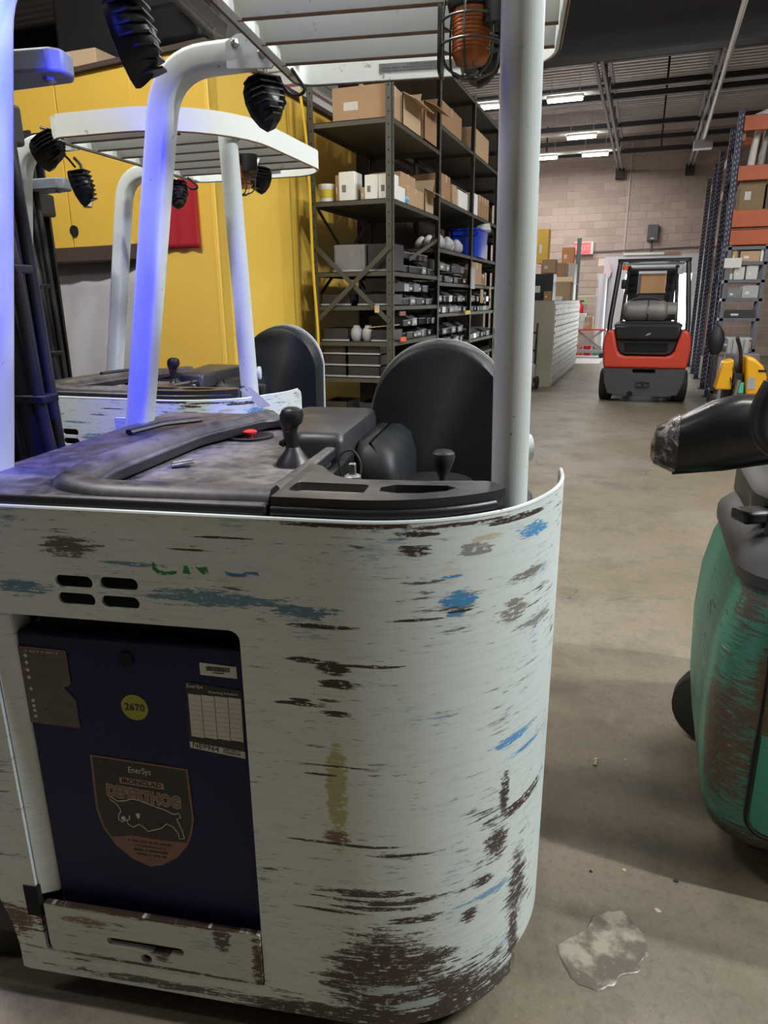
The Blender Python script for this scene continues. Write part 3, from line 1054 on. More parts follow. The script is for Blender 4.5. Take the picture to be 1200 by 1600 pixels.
    for i in range(10):
        a0, a1 = i*9, (i+1)*9
        p0 = (.16+.15*math.sin(R_(a0)), .805+.15*math.cos(R_(a0)))
        p1 = (.16+.15*math.sin(R_(a1)), .805+.15*math.cos(R_(a1)))
        mb.add([(*p0, .15), (*p1, .15), (*p1, 1.0), (*p0, 1.0)], [(0, 1, 2, 3)])
    mb.build('far_panel', M_BODY2, T, smooth=35, uvf=lambda c: (c.x+.3, c.z))
    MB().bb(-.97, -.78, .01, .945, .40, 1.10).build('front_casing', M_BLKM, T, .01)
    MB().bb(-.95, .02, .06, .90, .10, .20).bb(.02, .28, .40, .90, .10, .20).build('chassis', M_BLKM, T, .01)
    MB().bb(-.145, -.125, .02, .94, .20, 1.15).build('compartment_wall', M_BLK, T)
    MB().bb(-.12, .10, .18, .92, .20, .225).bb(.10, .30, .42, .92, .20, .225).build('step_mat', M_RUBBER, T, .004)
    mb = MB()
    for y in (.07, .09): pass
    pts = [pmap(s_, 0, .05)[:2] for s_ in cols if s_ < .5]
    mb.plate(pts+[(.25, .42), (.15, .20), (-.05, .16)], [], 1.10-.10, lambda a, b, d: (a, b, .10+d))
    mb.build('corner_casing', M_BLKM, T)
    # ---------------- wheels
    for x, y, r, wd in ((-.93, .12, .17, .10), (-.93, .84, .17, .10), (.20, .20, .085, .07), (.16, .76, .085, .07)):
        wh = MB().lathe([(r*.86, -wd/2), (r, -wd/2+.012), (r, wd/2-.012), (r*.86, wd/2)], (x, y, r), (0, 1, 0), 28).build('wheel', M_RUBBER, T)
        MB().lathe([(r*.55, -wd/2-.004), (r*.55, wd/2+.004)], (x, y, r), (0, 1, 0), 20).build('hub', M_BLKM, wh)
    # ---------------- plastic deck: tray part with a recess and raised rim
    near = .010
    deck_o = [(-.148, near), (-.775, near), (-.785, .03), (-.785, .93), (-.77, .95), (-.15, .95), (-.15, .70), (-.148, .45)]
    rec = smooth_path([(-.185, .125, 0), (-.47, .105, 0), (-.515, .125, 0), (-.530, .20, 0), (-.515, .60, 0), (-.43, .86, 0), (-.30, .90, 0), (-.19, .88, 0), (-.175, .5, 0), (-.185, .125, 0)], .045, 5)
    rec2 = [(p.x, p.y) for p in rec[:-1]]
    D = MB().plate(deck_o, [rec2], .026, lambda a, b, d: (a, b, 1.156+d)).build('deck_cover', M_DECK, T, .009, seg=3)
    MB().prism([(-.60, .06), (-.16, .06), (-.16, .92), (-.60, .92)], 1.140, 1.149).build('recess_floor', M_DECKF, D)
    rim = smooth_path([(-.150, .060, 1.180), (-.47, .050, 1.180), (-.560, .085, 1.182), (-.580, .22, 1.182), (-.565, .62, 1.180), (-.455, .92, 1.178)], .08, 6)
    prof = [(-.040, -.006), (-.030, .012), (-.014, .020), (.014, .020), (.030, .010), (.036, -.010), (0, -.02)]
    mb = MB()
    sweep(mb, [(q[0], q[1]) for q in prof], rim, up=(0, 0, 1))
    mb.build('deck_rim', M_DECK, D, smooth=60)
    MB().bb(-.50, -.18, .108, .130, 1.149, 1.172).build('tray_ledge', M_DECK, D, .004)
    MB().bb(-.48, -.19, .092, .106, 1.168, 1.187).build('tray_channel', M_DIRT, D, .003)
    # front lip below the deck edge
    MB().bb(-.78, -.150, .0095, .020, 1.150, 1.172).build('deck_lip', M_BLK, D, .004)
    # curved strip at the corner
    so = [s_ for s_ in cols if s_ < .262]
    outer = [pmap(s_, 0, .014)[:2] for s_ in [-.140, -.09]+so]
    outer += [(.238, .128), (.232, .150)]
    inner = [(.205, .172), (.16, .166), (.10, .155), (-.03, .150), (-.07, .17), (-.115, .245), (-.142, .26)]
    tray = rrect(-.125, .006, .055, .115, .012, 3)
    cup = [(.030, .075), (.060, .066), (.10, .072), (.140, .092), (.155, .115), (.14, .128), (.10, .125), (.05, .120), (.028, .10)]
    E = MB().plate(outer+inner, [tray, cup], .040, lambda a, b, d: (a, b, 1.156+d)).build('corner_deck', M_DECK2, T, .012, seg=3)
    MB().bb(-.13, .01, .05, .12, 1.172, 1.181).build('tray_floor', M_DIRT, E)
    MB().bb(.02, .18, .06, .14, 1.160, 1.166).build('cup_floor', M_DARK, E)
    st = [pmap(s_, 1.172, .010) for s_ in [-.140, -.09]+so]
    MB().tube(st, .007, 8, ab=(.6, 1.2)).build('deck_bead', M_BLK, E)
    # dusty folded tag lying in the recess
    q = MB().box((-.475, .385, 1.158), (.052, .028, .006), R_(28), 0, R_(-6)).build('card_holder', M_STEEL, D, .002)
    MB().box((-.475, .385, 1.1625), (.040, .018, .002), R_(28), 0, R_(-6)).build('card', M_DIRT, q)
    MB().tube(smooth_path([(-.70, .56, 1.19), (-.66, .66, 1.196), (-.63, .70, 1.195), (-.60, .76, 1.192)], .03), .011, 8, ab=(1.2, .7)).build('cable_strap', M_BLK, D)
    # stop button in its dish
    q = MB().lathe([(.062, 0), (.064, .006), (.056, .008), (.040, .002), (.001, .0015)], (-.452, .745, 1.149), (0, 0, 1), 28).build('button_dish', M_BLK, T)
    MB().lathe([(.008, 0), (.008, .010), (.018, .012), (.019, .017), (.012, .021), (.001, .022)], (-.447, .735, 1.151), (0, 0, 1), 20).build('stop_button', M_RED, q)
    # ---------------- control lever
    j = Vector((-.235, .445, 1.140))
    L = MB().lathe([(.052, 0), (.054, .006), (.046, .010), (.042, .010), (.036, .022), (.024, .036), (.017, .046), (.014, .05)], j, (0, 0, 1), 26).build('control_lever', M_BLK, T)
    g = j+Vector((-.004, .004, .042))
    rg = []
    for z, a, b, ox in ((0, .014, .014, 0), (.02, .0155, .016, -.002), (.042, .0165, .017, -.004), (.055, .020, .020, -.003), (.062, .026, .024, 0), (.078, .027, .025, .002), (.090, .023, .021, .003), (.096, .012, .012, .003)):
        rg.append([g+Vector((ox+a*math.cos(R_(t_))*1.0, b*math.sin(R_(t_)), z)) for t_ in range(0, 360, 24)])
    MB().loft(rg).build('lever_grip', M_BLK, L)
    MB().box(g+Vector((-.020, -.004, .016)), (.014, .018, .014), 0, 0, R_(25)).build('trigger', M_BLK, L, .003)
    MB().box(g+Vector((-.004, -.0185, .045)), (.010, .002, .002)).build('red_mark', M_RED, L)
    # steering knob
    k = Vector((.088, .60, 1.075))
    K = MB().lathe([(.010, 0), (.010, .02), (.017, .035), (.025, .056), (.028, .068), (.027, .078), (.020, .084), (.002, .086)], k, (0, 0, 1), 24).build('steering_knob', M_PADE, T)
    MB().lathe([(.018, -.012), (.018, 0), (.009, .004)], k, (0, 0, 1), 20).build('knob_base', M_STEEL, K)
    MB().lathe([(.10, -.05), (.105, -.02), (.095, -.01), (.02, -.008)], (.06, .68, 1.075), (0, 0, 1), 30).build('steer_disc', M_BLK, K)
    # key switch and loose wires beside the armrest
    q = MB().lathe([(.018, 0), (.018, .02), (.012, .024)], (-.075, .335, 1.135), (0, 0, 1), 16).build('key_switch', M_STEEL, T)
    MB().bb(-.082, -.068, .328, .342, 1.156, 1.182).build('key', M_STEEL, q, .002)
    MB().tube(smooth_path([(-.10, .36, 1.12), (-.115, .37, 1.19), (-.085, .38, 1.205), (-.06, .37, 1.17), (-.07, .35, 1.13)], .03), .0025, 6).build('loose_wire', M_WIRE, q)
    # ---------------- armrest, pads, back rest
    A = MB().loft([[(x-max(0, (y-.50))*.26*(1 if x < -.2 else 0), y, z) for x, y in rrect(x0, x1, y0, y1, .02, 4)] for x0, x1, y0, y1, z in ((-.252, -.130, .490, .930, 1.130), (-.252, -.130, .490, .930, 1.190), (-.246, -.136, .498, .922, 1.207), (-.232, -.150, .515, .905, 1.212))]).build('armrest', M_PADE, T, smooth=50)
    q = MB().loft([[(x, y+oy, z) for x, y in rrect(x0, x1, y0, y1, .035, 5)] for x0, x1, y0, y1, z, oy in ((-.130, -.015, .55, .93, .70, 0), (-.130, -.015, .55, .93, 1.10, 0), (-.128, -.030, .57, .93, 1.15, 0), (-.122, -.06, .60, .93, 1.172, 0))]).build('side_pad', M_PAD, T, smooth=85)
    out = [(.235, .62), (.24, 1.22)] + [(.045+.195*math.cos(R_(a)), 1.20+.195*math.sin(R_(a))) for a in range(6, 175, 8)] + [(-.150, 1.21), (-.150, 1.08), (-.14, .62)]
    rings = []
    for yy, sc in ((.975, .985), (.945, 1), (.905, .985), (.893, .955)):
        rings.append([(.045+(x-.045)*sc, yy, .95+(z-.95)*sc) for x, z in out])
    MB().loft(rings).build('backrest', M_PAD, T, smooth=45)
    rings = [[(.045+(x-.045)*1.015, yy, .95+(z-.95)*1.012) for x, z in out] for yy in (.972, .982)]
    MB().loft(rings).build('backrest_shell', M_BODY2, T, smooth=30, uvf=lambda c: (c.x, c.z))
    # ---------------- post and legs of the guard
    MB().tube([(.247, .212, 1.02), (.230, .188, 2.05)], .0325, 28).build('rear_post', M_POST, T)
    MB().lathe([(.024, 0), (.024, .010), (.014, .012)], (.243+.026, .235, 1.245), (1, .3, 0), 16).build('post_boss', M_POST, T)
    prof = rrect(-.031, .031, -.034, .034, .014, 3)
    for y0, y1 in ((.178, .178), (.765, .80)):
        mb = MB()
        pth = smooth_path([(-.815, y0, 1.02), (-.785, y0+(y1-y0)*.15, 1.18), (-.630, y1, 2.060), (-.40, y1, 2.072)], .15, 9)
        sweep(mb, prof, pth, up=(0, 1, 0))
        lg = mb.build('guard_leg', M_POST, T, smooth=50)
        b = MB().plate([(-.46, 2.035), (-.35, 2.030), (-.325, 2.06), (-.34, 2.105), (-.43, 2.105), (-.46, 2.09)], [], .008, lambda a, b_, d: (a, y1-.034+d, b_)).build('bracket', M_POST, lg)
        for bx, bz in ((-.435, 2.085), (-.37, 2.06)):
            MB().lathe([(.011, 0), (.011, .007), (.005, .012)], (bx, y1-.034, bz), (0, -1, 0), 6).build('bolt', M_STEEL, b)
    # ---------------- overhead guard: D-shaped ring, slats, rust on the lower edges
    gx0, gx1, gy0, gy1, gz = -.336, .314, -.026, .934, 2.033
    ring = rrect(gx0, gx1, gy0, gy1, (.16, .05, .07, .36), 9)
    inn = rrect(gx0+.010, gx1-.010, gy0+.010, gy1-.010, (.15, .04, .06, .35), 9)
    G = MB().plate(ring, [inn], .072, lambda a, b, d: (a, b, gz+d)).build('overhead_guard', M_GUARD, T, smooth=40)
    MB().tube([(x, y, gz) for x, y in ring], .0028, 6, closed=True).build('rusty_rim', M_RUST, G)

    def span(y):
        if y > gy1-.16: e = gx1-.16+math.sqrt(max(0, .16**2-(y-(gy1-.16))**2))
        elif y < gy0+.36: e = gx1-.36+math.sqrt(max(0, .36**2-(gy0+.36-y)**2))
        else: e = gx1
        return gx0+.008, e-.008
    for y in (.075, .215, .355, .495, .635, .775):
        a, b = span(y)
        b = min(b, span(y-.055)[1])-.004
        s_ = MB().add([(a, y, gz+.004), (b, y, gz+.004), (b, y-.055, gz+.068), (a, y-.055, gz+.068), (a, y+.006, gz+.007), (b, y+.006, gz+.007), (b, y-.049, gz+.071), (a, y-.049, gz+.071)], [(0, 3, 2, 1), (4, 5, 6, 7), (0, 1, 5, 4), (2, 3, 7, 6), (1, 2, 6, 5), (3, 0, 4, 7)]).build('slat', M_GUARD, G)
        MB().cyl((a, y, gz+.004), (b, y, gz+.004), .0035, 6).build('slat_edge', M_RUST, s_)
    MB().bb(gx0+.01, gx0+.02, gy0+.02, gy1-.02, gz+.002, gz+.07).build('front_bar', M_GUARD, G)
    MB().beam((gx0+.02, gy0+.05, gz+.05), (gx0+.05, gy1-.05, gz+.05), .03, .006).build('front_plate', M_GUARD, G)
    q = MB().bb(-.12, .085, gy1-.0112, gy1-.0102, gz+.016, gz+.036).build('notice_strip', M_BINC, G)
    smudge(q, -.05, .03, gz+.032, .0035, M_GREYM, gy1-.0114, 21)
    smudge(q, -.115, .08, gz+.026, .003, M_GREYM, gy1-.0114, 22)
    smudge(q, -.11, .075, gz+.020, .0025, M_GREYM, gy1-.0114, 23)
    # ---------------- lamps and beacon under the guard
    lamp_head(T, (-.430, .225, 1.915), (-.86, -.10, -.22), .085, .125, .055, M_LENS)
    lamp_head(T, (-.40, .845, 1.965), (-.55, .55, -.25), .095, .115, .060, M_LENS)
    lamp_head(T, (.150, .60, 1.965), (.2, .95, -.15), .090, .095, .055, M_LENS)
    lamp_head(T, (-.400, .030, 1.990), (-.80, .20, -.35), .085, .10, .095, M_LENSB, 'blue_warning_lamp')
    MB().tube(smooth_path([(-.40, .04, 2.04), (-.44, .1, 2.02), (-.44, .18, 2.03), (-.43, .22, 1.99)], .04), .004, 6).build('lamp_wire', M_WIRE, T)
    MB().tube(smooth_path([(-.36, .83, 2.03), (-.33, .86, 1.99), (-.29, .86, 2.0), (-.31, .80, 2.035)], .03), .004, 6).build('lamp_wire', M_WIRE, T)
    bc = Vector((.140, .440, 1.915))
    Bc = MB().lathe([(.001, 0), (.028, .004), (.034, .016), (.034, .075), (.036, .08), (.036, .088), (.030, .09)], bc, (0, 0, 1), 26).build('amber_beacon', M_AMBER, T)
    mb = MB()
    for i in range(9): mb.lathe([(.0348, .018+i*.0065), (.0356, .0205+i*.0065), (.0348, .023+i*.0065)], bc, (0, 0, 1), 26)
    mb.build('lens_rings', M_AMBER, Bc)
    MB().lathe([(.042, 0), (.045, .01), (.045, .03), (.03, .034)], bc+Vector((0, 0, .088)), (0, 0, 1), 22).build('beacon_base', M_BLK, Bc)
    MB().plate(rrect(-.02, .05, -.055, .055, .012, 3), [], .006, lambda a, b, d: (bc.x-.060+d, bc.y+a, bc.z+.045+b)).build('beacon_shield', M_BLK, Bc)
    for z, r in ((.07, .054), (.032, .055)):
        MB().tube([bc+Vector((r*math.cos(R_(a)), r*math.sin(R_(a)), z)) for a in range(0, 360, 12)], .0024, 6, closed=True).build('cage_ring', M_WIREM, Bc)
    for a in range(20, 380, 60):
        cx_, cy_ = math.cos(R_(a)), math.sin(R_(a))
        MB().tube(smooth_path([bc+Vector((cx_*.05, cy_*.05, .105)), bc+Vector((cx_*.056, cy_*.056, .05)), bc+Vector((cx_*.050, cy_*.050, -.005)), bc+Vector((cx_*.018, cy_*.018, -.018))], .025), .0024, 6).build('cage_wire', M_WIREM, Bc)
    MB().tube([bc+Vector((.018*math.cos(R_(a)), .018*math.sin(R_(a)), -.018)) for a in range(0, 360, 20)], .003, 6, closed=True).build('cage_ring', M_WIREM, Bc)
    MB().lathe([(.03, 0), (.03, .06)], (.19, .42, 1.97), (0, 0, 1), 12).build('alarm_horn', M_BLK, T)
    # ---------------- mast: rails, cylinders, hose pipes, crosshead
    for y in (.16, .80):
        MB().plate([(-.06, -.035), (.06, -.035), (.06, -.022), (.008, -.022), (.008, .022), (.06, .022), (.06, .035), (-.06, .035), (-.06, .022), (-.008, .022), (-.008, -.022), (-.06, -.022)], [], 2.15, lambda a, b, d: (-1.16+a, y+b, .12+d)).build('mast_rail', M_BLKM, T)
    MB().tube([(-.855, .44, .95), (-.905, .44, 1.60)], .034, 18).build('lift_cylinder', M_TUBE, T)
    MB().tube([(-.905, .44, 1.58), (-.925, .44, 2.25)], .022, 14).build('cylinder_rod', M_TUBE, T)
    MB().tube([(-.800, .415, 1.0), (-.832, .415, 1.30), (-.842, .415, 1.57), (-.870, .415, 1.85), (-.88, .415, 2.1)], .013, 12).build('hose_pipe', M_TUBE, T)
    MB().tube([(-.905, .36, .95), (-.955, .36, 1.75)], .020, 14).build('hose_pipe', M_TUBE, T)
    MB().tube([(-.93, .55, .95), (-.965, .55, 2.0)], .030, 16).build('hose_pipe', M_TUBE, T)
    MB().tube([(-.865, .52, .95), (-.89, .52, 2.0)], .014, 12).build('hose_pipe', M_TUBE, T)
    MB().tube([(-.98, .46, .95), (-.985, .46, 2.1)], .042, 16).build('hose_pipe', M_TUBE, T)
    for z, xo in ((1.29, -.855), (1.575, -.875)):
        MB().bb(xo-.055, xo+.045, .40, .46, z-.009, z+.009).build('pipe_clamp', M_TUBE, T, .003)
    MB().lathe([(.016, 0), (.017, .05), (.016, .06)], (-.846, .415, 1.585), (-.1, 0, 1), 14).build('pipe_coupling', M_TUBE, T)
    MB().bb(-1.22, -1.06, .13, .83, 1.9, 2.0).build('mast_crossbar', M_BLKM, T, .01)
    MB().bb(-1.22, -1.06, .13, .83, .45, .55).build('mast_crossbar', M_BLKM, T, .01)
    q = MB().plate([(-.99, .47), (-.735, .47), (-.712, .49), (-.715, .53), (-.735, .56), (-.99, .60)], [], .045, lambda a, b, d: (a, b, 1.965+d)).build('crosshead_plate', M_GREYP, T, .006)
    MB().lathe([(.014, 0), (.014, .006), (.008, .010)], (-.765, .515, 1.965), (0, 0, -1), 6).build('bolt', M_STEEL, q)
    for y in (.10, .86):
        MB().bb(-2.1, -.97, y-.06, y+.06, .05, .17).build('outrigger', M_BLKM, T, .015)
    for y in (.33, .63):
        MB().plate([(-2.15, .10), (-1.22, .085), (-1.22, .62), (-1.26, .62), (-1.27, .13), (-2.15, .115)], [], .10, lambda a, b, d: (a, y-.05+d, b)).build('fork', M_BLKM, T)
    MB().bb(-1.22, -1.18, .20, .76, .30, .42).build('fork_carriage', M_BLKM, T, .01)
    return T


M_STK_WHT2 = pm('dull_print', (.34, .30, .26), .6, 0, .1, 30)
M_STK_RUST = pm('rust_print', (.22, .11, .08), .6, 0, .1, 30)
M_LENS = pm('dark_lamp_lens', (.10, .10, .12), .12, 0, .2, 30)
M_LENSB = emit('blue_lamp_lens', (.05, .08, 1), 12)
M_LENSB_OFF = pm('blue_lamp_lens_off', (.03, .04, .2), .15, 0, .2, 30)
M_GREYP = pm('grey_blue_steel', (.20, .22, .26), .55, .2, .15, 8, .1)
truck = build_truck()
truck.location = TM_LOC
truck.rotation_euler.z = TM_ROT
tag(truck, 'large scuffed white reach truck in front with a blue battery in its side', 'reach truck')
index_kids()
truck2 = copy_tree(truck)
truck2.location = T2_LOC
truck2.rotation_euler.z = T2_ROT
for o in KIDS:
    pass
for o in COL.objects:
    if o.parent and o.parent.name.startswith('blue_warning_lamp.') and o.name.startswith('lens'):
        o.material_slots[0].link = 'OBJECT'
        o.material_slots[0].material = M_LENSB_OFF
truck2['label'] = 'second white reach truck standing behind the nearest one, before the yellow container'
# remnants of print on the near truck's panel
for pts, mt in (([(-.357, 1.074), (-.356, 1.061), (-.345, 1.052), (-.329, 1.051), (-.313, 1.055), (-.310, 1.060), (-.318, 1.060), (-.332, 1.0575), (-.344, 1.060), (-.350, 1.066), (-.351, 1.074)], M_GRN),
                ([(-.297, 1.071), (-.290, 1.071), (-.288, 1.064), (-.286, 1.056), (-.300, 1.057)], M_GRN),
                ([(-.277, 1.071), (-.270, 1.069), (-.256, 1.0715), (-.252, 1.057), (-.264, 1.057)], M_GRN),
                ([(-.224, 1.066), (-.212, 1.063), (-.195, 1.062), (-.184, 1.067), (-.165, 1.067), (-.163, 1.061), (-.178, 1.063), (-.190, 1.057), (-.212, 1.056), (-.221, 1.059)], M_BLU)):
    MB().plate(pts, [], .0006, lambda a, b, d: (a, -d, b)).build('print_remnant', mt, truck)
# blue lamp shines (near truck only)
bl = bpy.data.lights.new('blue_lamp_light', 'SPOT')
bl.energy = 90
bl.color = (.03, .04, 1)
bl.spot_size = R_(122)
bl.spot_blend = .6
bl.shadow_soft_size = .03
bo = bpy.data.objects.new('blue_lamp_light', bl)
COL.objects.link(bo)
bo.parent = truck
bo.location = (-.51, -.02, 1.98)
bo.rotation_euler = Vector((-.75, .45, -.45)).to_track_quat('-Z', 'Y').to_euler()
# paper hang tag tied to the second truck's post
r = empty('hang_tag', (0, 0, 0))
r.parent = None
r.location = Matrix.Translation(T2_LOC) @ Matrix.Rotation(T2_ROT, 4, 'Z') @ Vector((.262, .165, 1.19))
MB().plate(rrect(-.022, .022, -.075, .010, .008, 3), [arc(0, 0, .004, 0, 330, 11)], .0012, lambda a, b, d: (a*1.1-b*1.0, -.012+d, b*.8+a*.25)).build('card', M_STK_WHT, r)
MB().tube([(0, -.012, 0), (-.02, .0, .012), (-.05, .02, .008), (-.055, .05, .0)], .0016, 6).build('string', M_WIRE, r)
tag(r, 'blank pale card tag tied to the second truck\'s rear post', 'tag')
ORD = ['first', 'second', 'third', 'fourth', 'fifth', 'sixth', 'seventh', 'eighth', 'ninth', 'tenth', 'eleventh', 'twelfth']

# ================================================================== yellow container behind the second truck
YX = -2.40
yc = empty('yellow_container', (YX, 3.80, 0))


def wl(parent, o):
    """child given in world coordinates"""
    o.matrix_parent_inverse = Matrix.Translation(-parent.location)
    return o


ZTOP = 2.85
# aisle side: folded yellow sheets, then dark sheets added for shade behind the shelves
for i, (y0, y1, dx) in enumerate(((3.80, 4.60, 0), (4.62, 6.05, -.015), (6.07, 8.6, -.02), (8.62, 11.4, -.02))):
    wl(yc, MB().bb(YX-.03+dx, YX+dx, y0, y1, .10, ZTOP).build('side_or_dark_sheet', M_YEL if i < 2 else M_BRNRAIL, yc, .004))
# side facing the camera: full sheet by the corner, short sheets above a brown rail further left
fx = lambda x: 3.80 + (YX-x)*.14


def fsheet(name, x0, x1, z0, z1, mat, off=0, th=.03):
    mb = MB()
    vs = []
    for x in (x0, x1):
        for d_ in (0, th):
            for z in (z0, z1): vs.append((x, fx(x)+off+d_, z))
    mb.add(vs, [(0, 1, 3, 2), (4, 6, 7, 5), (0, 4, 5, 1), (2, 3, 7, 6), (0, 2, 6, 4), (1, 5, 7, 3)])
    return wl(yc, mb.build(name, mat, yc, .003))


fsheet('front_sheet', -2.98, YX, .10, ZTOP, M_YEL)
fsheet('front_sheet', -3.62, -2.985, 1.86, ZTOP, M_YEL, .006)
fsheet('front_sheet', -4.6, -3.625, 1.86, ZTOP, M_YEL, 0)
fsheet('bottom_rail', -4.6, -2.985, 1.77, 1.86, M_BRNRAIL, -.02, .07)
fsheet('top_rim', -4.6, YX+.02, ZTOP, ZTOP+.03, M_BRNRAIL, -.02, .08)
wl(yc, MB().bb(YX-.05, YX+.02, 3.80, 11.4, ZTOP, ZTOP+.03).build('top_rim', M_BRNRAIL, yc))
wl(yc, MB().bb(YX-.10, YX, 3.82, 3.90, .0, ZTOP-.01).build('corner_post', M_BRNRAIL, yc))
wl(yc, MB().bb(-4.55, -4.45, 4.12, 4.2, 0, ZTOP-.01).build('corner_post', M_BRNRAIL, yc))
wl(yc, MB().bb(-4.6, YX-.05, 4.3, 11.4, 2.70, 2.78).build('roof', M_BRNRAIL, yc))
wl(yc, MB().bb(-4.6, -2.5, 11.3, 11.4, 0, 2.7).build('back_sheet', M_BRNRAIL, yc))
p = at(125, 362, 4.02)
wl(yc, MB().lathe([(.035, 0), (.032, .03)], (p.x, fx(p.x)-.004, p.z), (0, 1, .0), 18).build('round_hole', M_DARK, yc))
p = at(150, 318, 4.02)
wl(yc, MB().plate([(-.05, -.01), (-.02, .03), (.04, .01), (.03, -.03)], [], .004, lambda a, b, d: (p.x+a, fx(p.x)-.002-d, p.z+b)).build('torn_label', M_STK_WHT, yc))
tag(yc, 'tall yellow sheet metal container behind the second white truck', 'container')
# grey tarp hanging below the short sheets
n, k = 60, 10
vs, fs = [], []
for j in range(k+1):
    z = 1.77 - 1.68*j/k
    for i in range(n+1):
        x = -4.5 + 1.50*i/n
        fold = (math.sin(x*9+j*.5)*.025 + math.sin(x*23+j*.9)*.012)*(.3+j/k) + .05*math.sin(j*.7+x*3)
        vs.append((x, fx(x)+.06+fold, z))
for j in range(k):
    for i in range(n):
        a = j*(n+1)+i
        fs.append((a, a+1, a+n+2, a+n+1))
o = MB().add(vs, fs).build('hanging_tarp', M_TARP)
md = o.modifiers.new('thick', 'SOLIDIFY')
md.thickness = .003
tag(o, 'creased grey tarp hanging under the short yellow sheets', 'tarp')
# red cloth on the yellow sheet
n, k = 12, 12
a0, a1, a2, a3 = at(251, 283, 3.86), at(309, 278, 3.83), at(318, 388, 3.83), at(252, 390, 3.86)
vs, fs = [], []
for j in range(k+1):
    for i in range(n+1):
        p = (a0*(1-i/n)+a1*(i/n))*(1-j/k) + (a3*(1-i/n)+a2*(i/n))*(j/k)
        vs.append((p.x, fx(p.x)-.016+.006*math.sin(i*1.3+j*.2), p.z))
for j in range(k):
    for i in range(n):
        a = j*(n+1)+i
        fs.append((a, a+1, a+n+2, a+n+1))
o = MB().add(vs, fs).build('red_cloth', M_REDC)
md = o.modifiers.new('thick', 'SOLIDIFY')
md.thickness = .004
tag(o, 'red cloth flag hung flat on the yellow container', 'cloth')
# yellow cable hanging by the shelf post
q = [at(468, 140, 4.74), at(478, 210, 4.74), at(484, 300, 4.74), at(489, 420, 4.74), at(494, 480, 4.74), at(497, 520, 4.74)]
o = MB().tube(smooth_path(q+[(q[-1].x, 4.72, .0)], .1), .010, 8).build('yellow_cable', M_CABLE)
tag(o, 'thin yellow cable hanging beside the shelf post', 'cable')

# things lying on top of the container
r = empty('steel_channel', (-3.0, 5.0, ZTOP+.03))
p0, p1 = at(262, -20, 4.6), at(345, 60, 4.3)
wl(r, MB().beam(p0, p1, .10, .02).build('web', M_STEEL, r))
wl(r, MB().beam(p0+Vector((.05, 0, .03)), p1+Vector((.05, 0, .03)), .01, .07).build('flange', M_STEEL, r))
wl(r, MB().beam(p0+Vector((-.05, 0, .03)), p1+Vector((-.05, 0, .03)), .01, .07).build('flange', M_STEEL, r))
tag(r, 'long silver steel channel sloping above the yellow container', 'channel')
r = empty('dark_machine', (-3.4, 4.9, ZTOP+.03))
z0 = ZTOP+.03
wl(r, MB().bb(-4.4, -2.98, 4.9, 6.4, z0, z0+1.0).build('cabinet', M_BLKM, r, .04))
wl(r, MB().bb(-3.55, -3.05, 4.78, 4.92, z0+.35, z0+.62).build('cover', M_BLK, r, .05))
wl(r, MB().plate([(-3.02, z0), (-2.72, z0), (-2.72, z0+.42), (-2.95, z0+.25)], [], .03, lambda a, b, d: (a-.25, 4.85+d, b)).build('wing_plate', M_GREYM, r))
wl(r, MB().cyl((-3.6, 4.7, z0+.25), (-3.6, 5.0, z0+.25), .10, 18).build('lamp_drum', M_BLK, r))
tag(r, 'dark machine housing stored on top of the yellow container', 'machine')
p = at(155, 88, 4.2)
o = MB().bb(-.10, .20, -.05, .18, 0, .085).build('cardboard_box', M_CARD3, None, .003, loc=(p.x, fx(p.x)+.03, ZTOP+.031))
tag(o, 'flat pale carton on the rim of the yellow container', 'box')
# white packs with a red stripe behind the shelf top
for i, (u, v, w_, h_, m_) in enumerate(((492, 152, .30, .22, M_WBOX), (520, 145, .28, .30, M_WBOX), (505, 133, .55, .10, M_PANELW))):
    pass
r = empty('wrapped_pack', (-2.62, 5.35, ZTOP+.03))
for k_ in range(3):
    MB().bb(-.24, .16, -.25, .45, .10*k_+.004, .10*k_+.096).build('white_pack', M_WBOX, r, .004)
MB().bb(-.242, .163, -.252, .452, .095, .115).build('red_strap', M_STK_RED, r)
tag(r, 'stack of white packs with a red strap on the container top', 'packs')

# ================================================================== centre shelving (posts, shelves, braces) and what lies on it
SX, SD, SB = -1.67, .61, 1.22
SY = [4.82+SB*i for i in range(6)]
sh = empty('steel_shelving', (SX, SY[0], 0))
TOPZ = 3.35
SHZ = [.32, .66, .965, 1.225, 1.475, 1.705, 2.17, 2.66, 3.30]
SHZ2 = [.32, .66, .965, 1.12, 1.40, 1.66, 1.93, 2.32, 2.86, 3.30]


def angle_post(x, y, sx, sy):
    mb = MB()
    mb.bb(x, x+.045*sx, y, y+.004*sy, 0, TOPZ)
    mb.bb(x, x+.004*sx, y, y+.045*sy, 0, TOPZ)
    z = .1
    po = mb.build('post', M_SHELF, sh, smooth=0)
    wl(sh, po)
    h = MB()
    while z < TOPZ-.05:
        h.lathe([(.006, 0), (.006, .0006)], (x+.024*sx, y-.0004*sy, z), (0, -1, 0), 8)
        h.lathe([(.006, 0), (.006, .0006)], (x+.0004*(1 if sx < 0 else -1), y+.024*sy, z), (1, 0, 0), 8)
        z += .0762
    ho = h.build('post_holes', M_DARK, po, smooth=0)
    ho['kind'] = 'stuff'


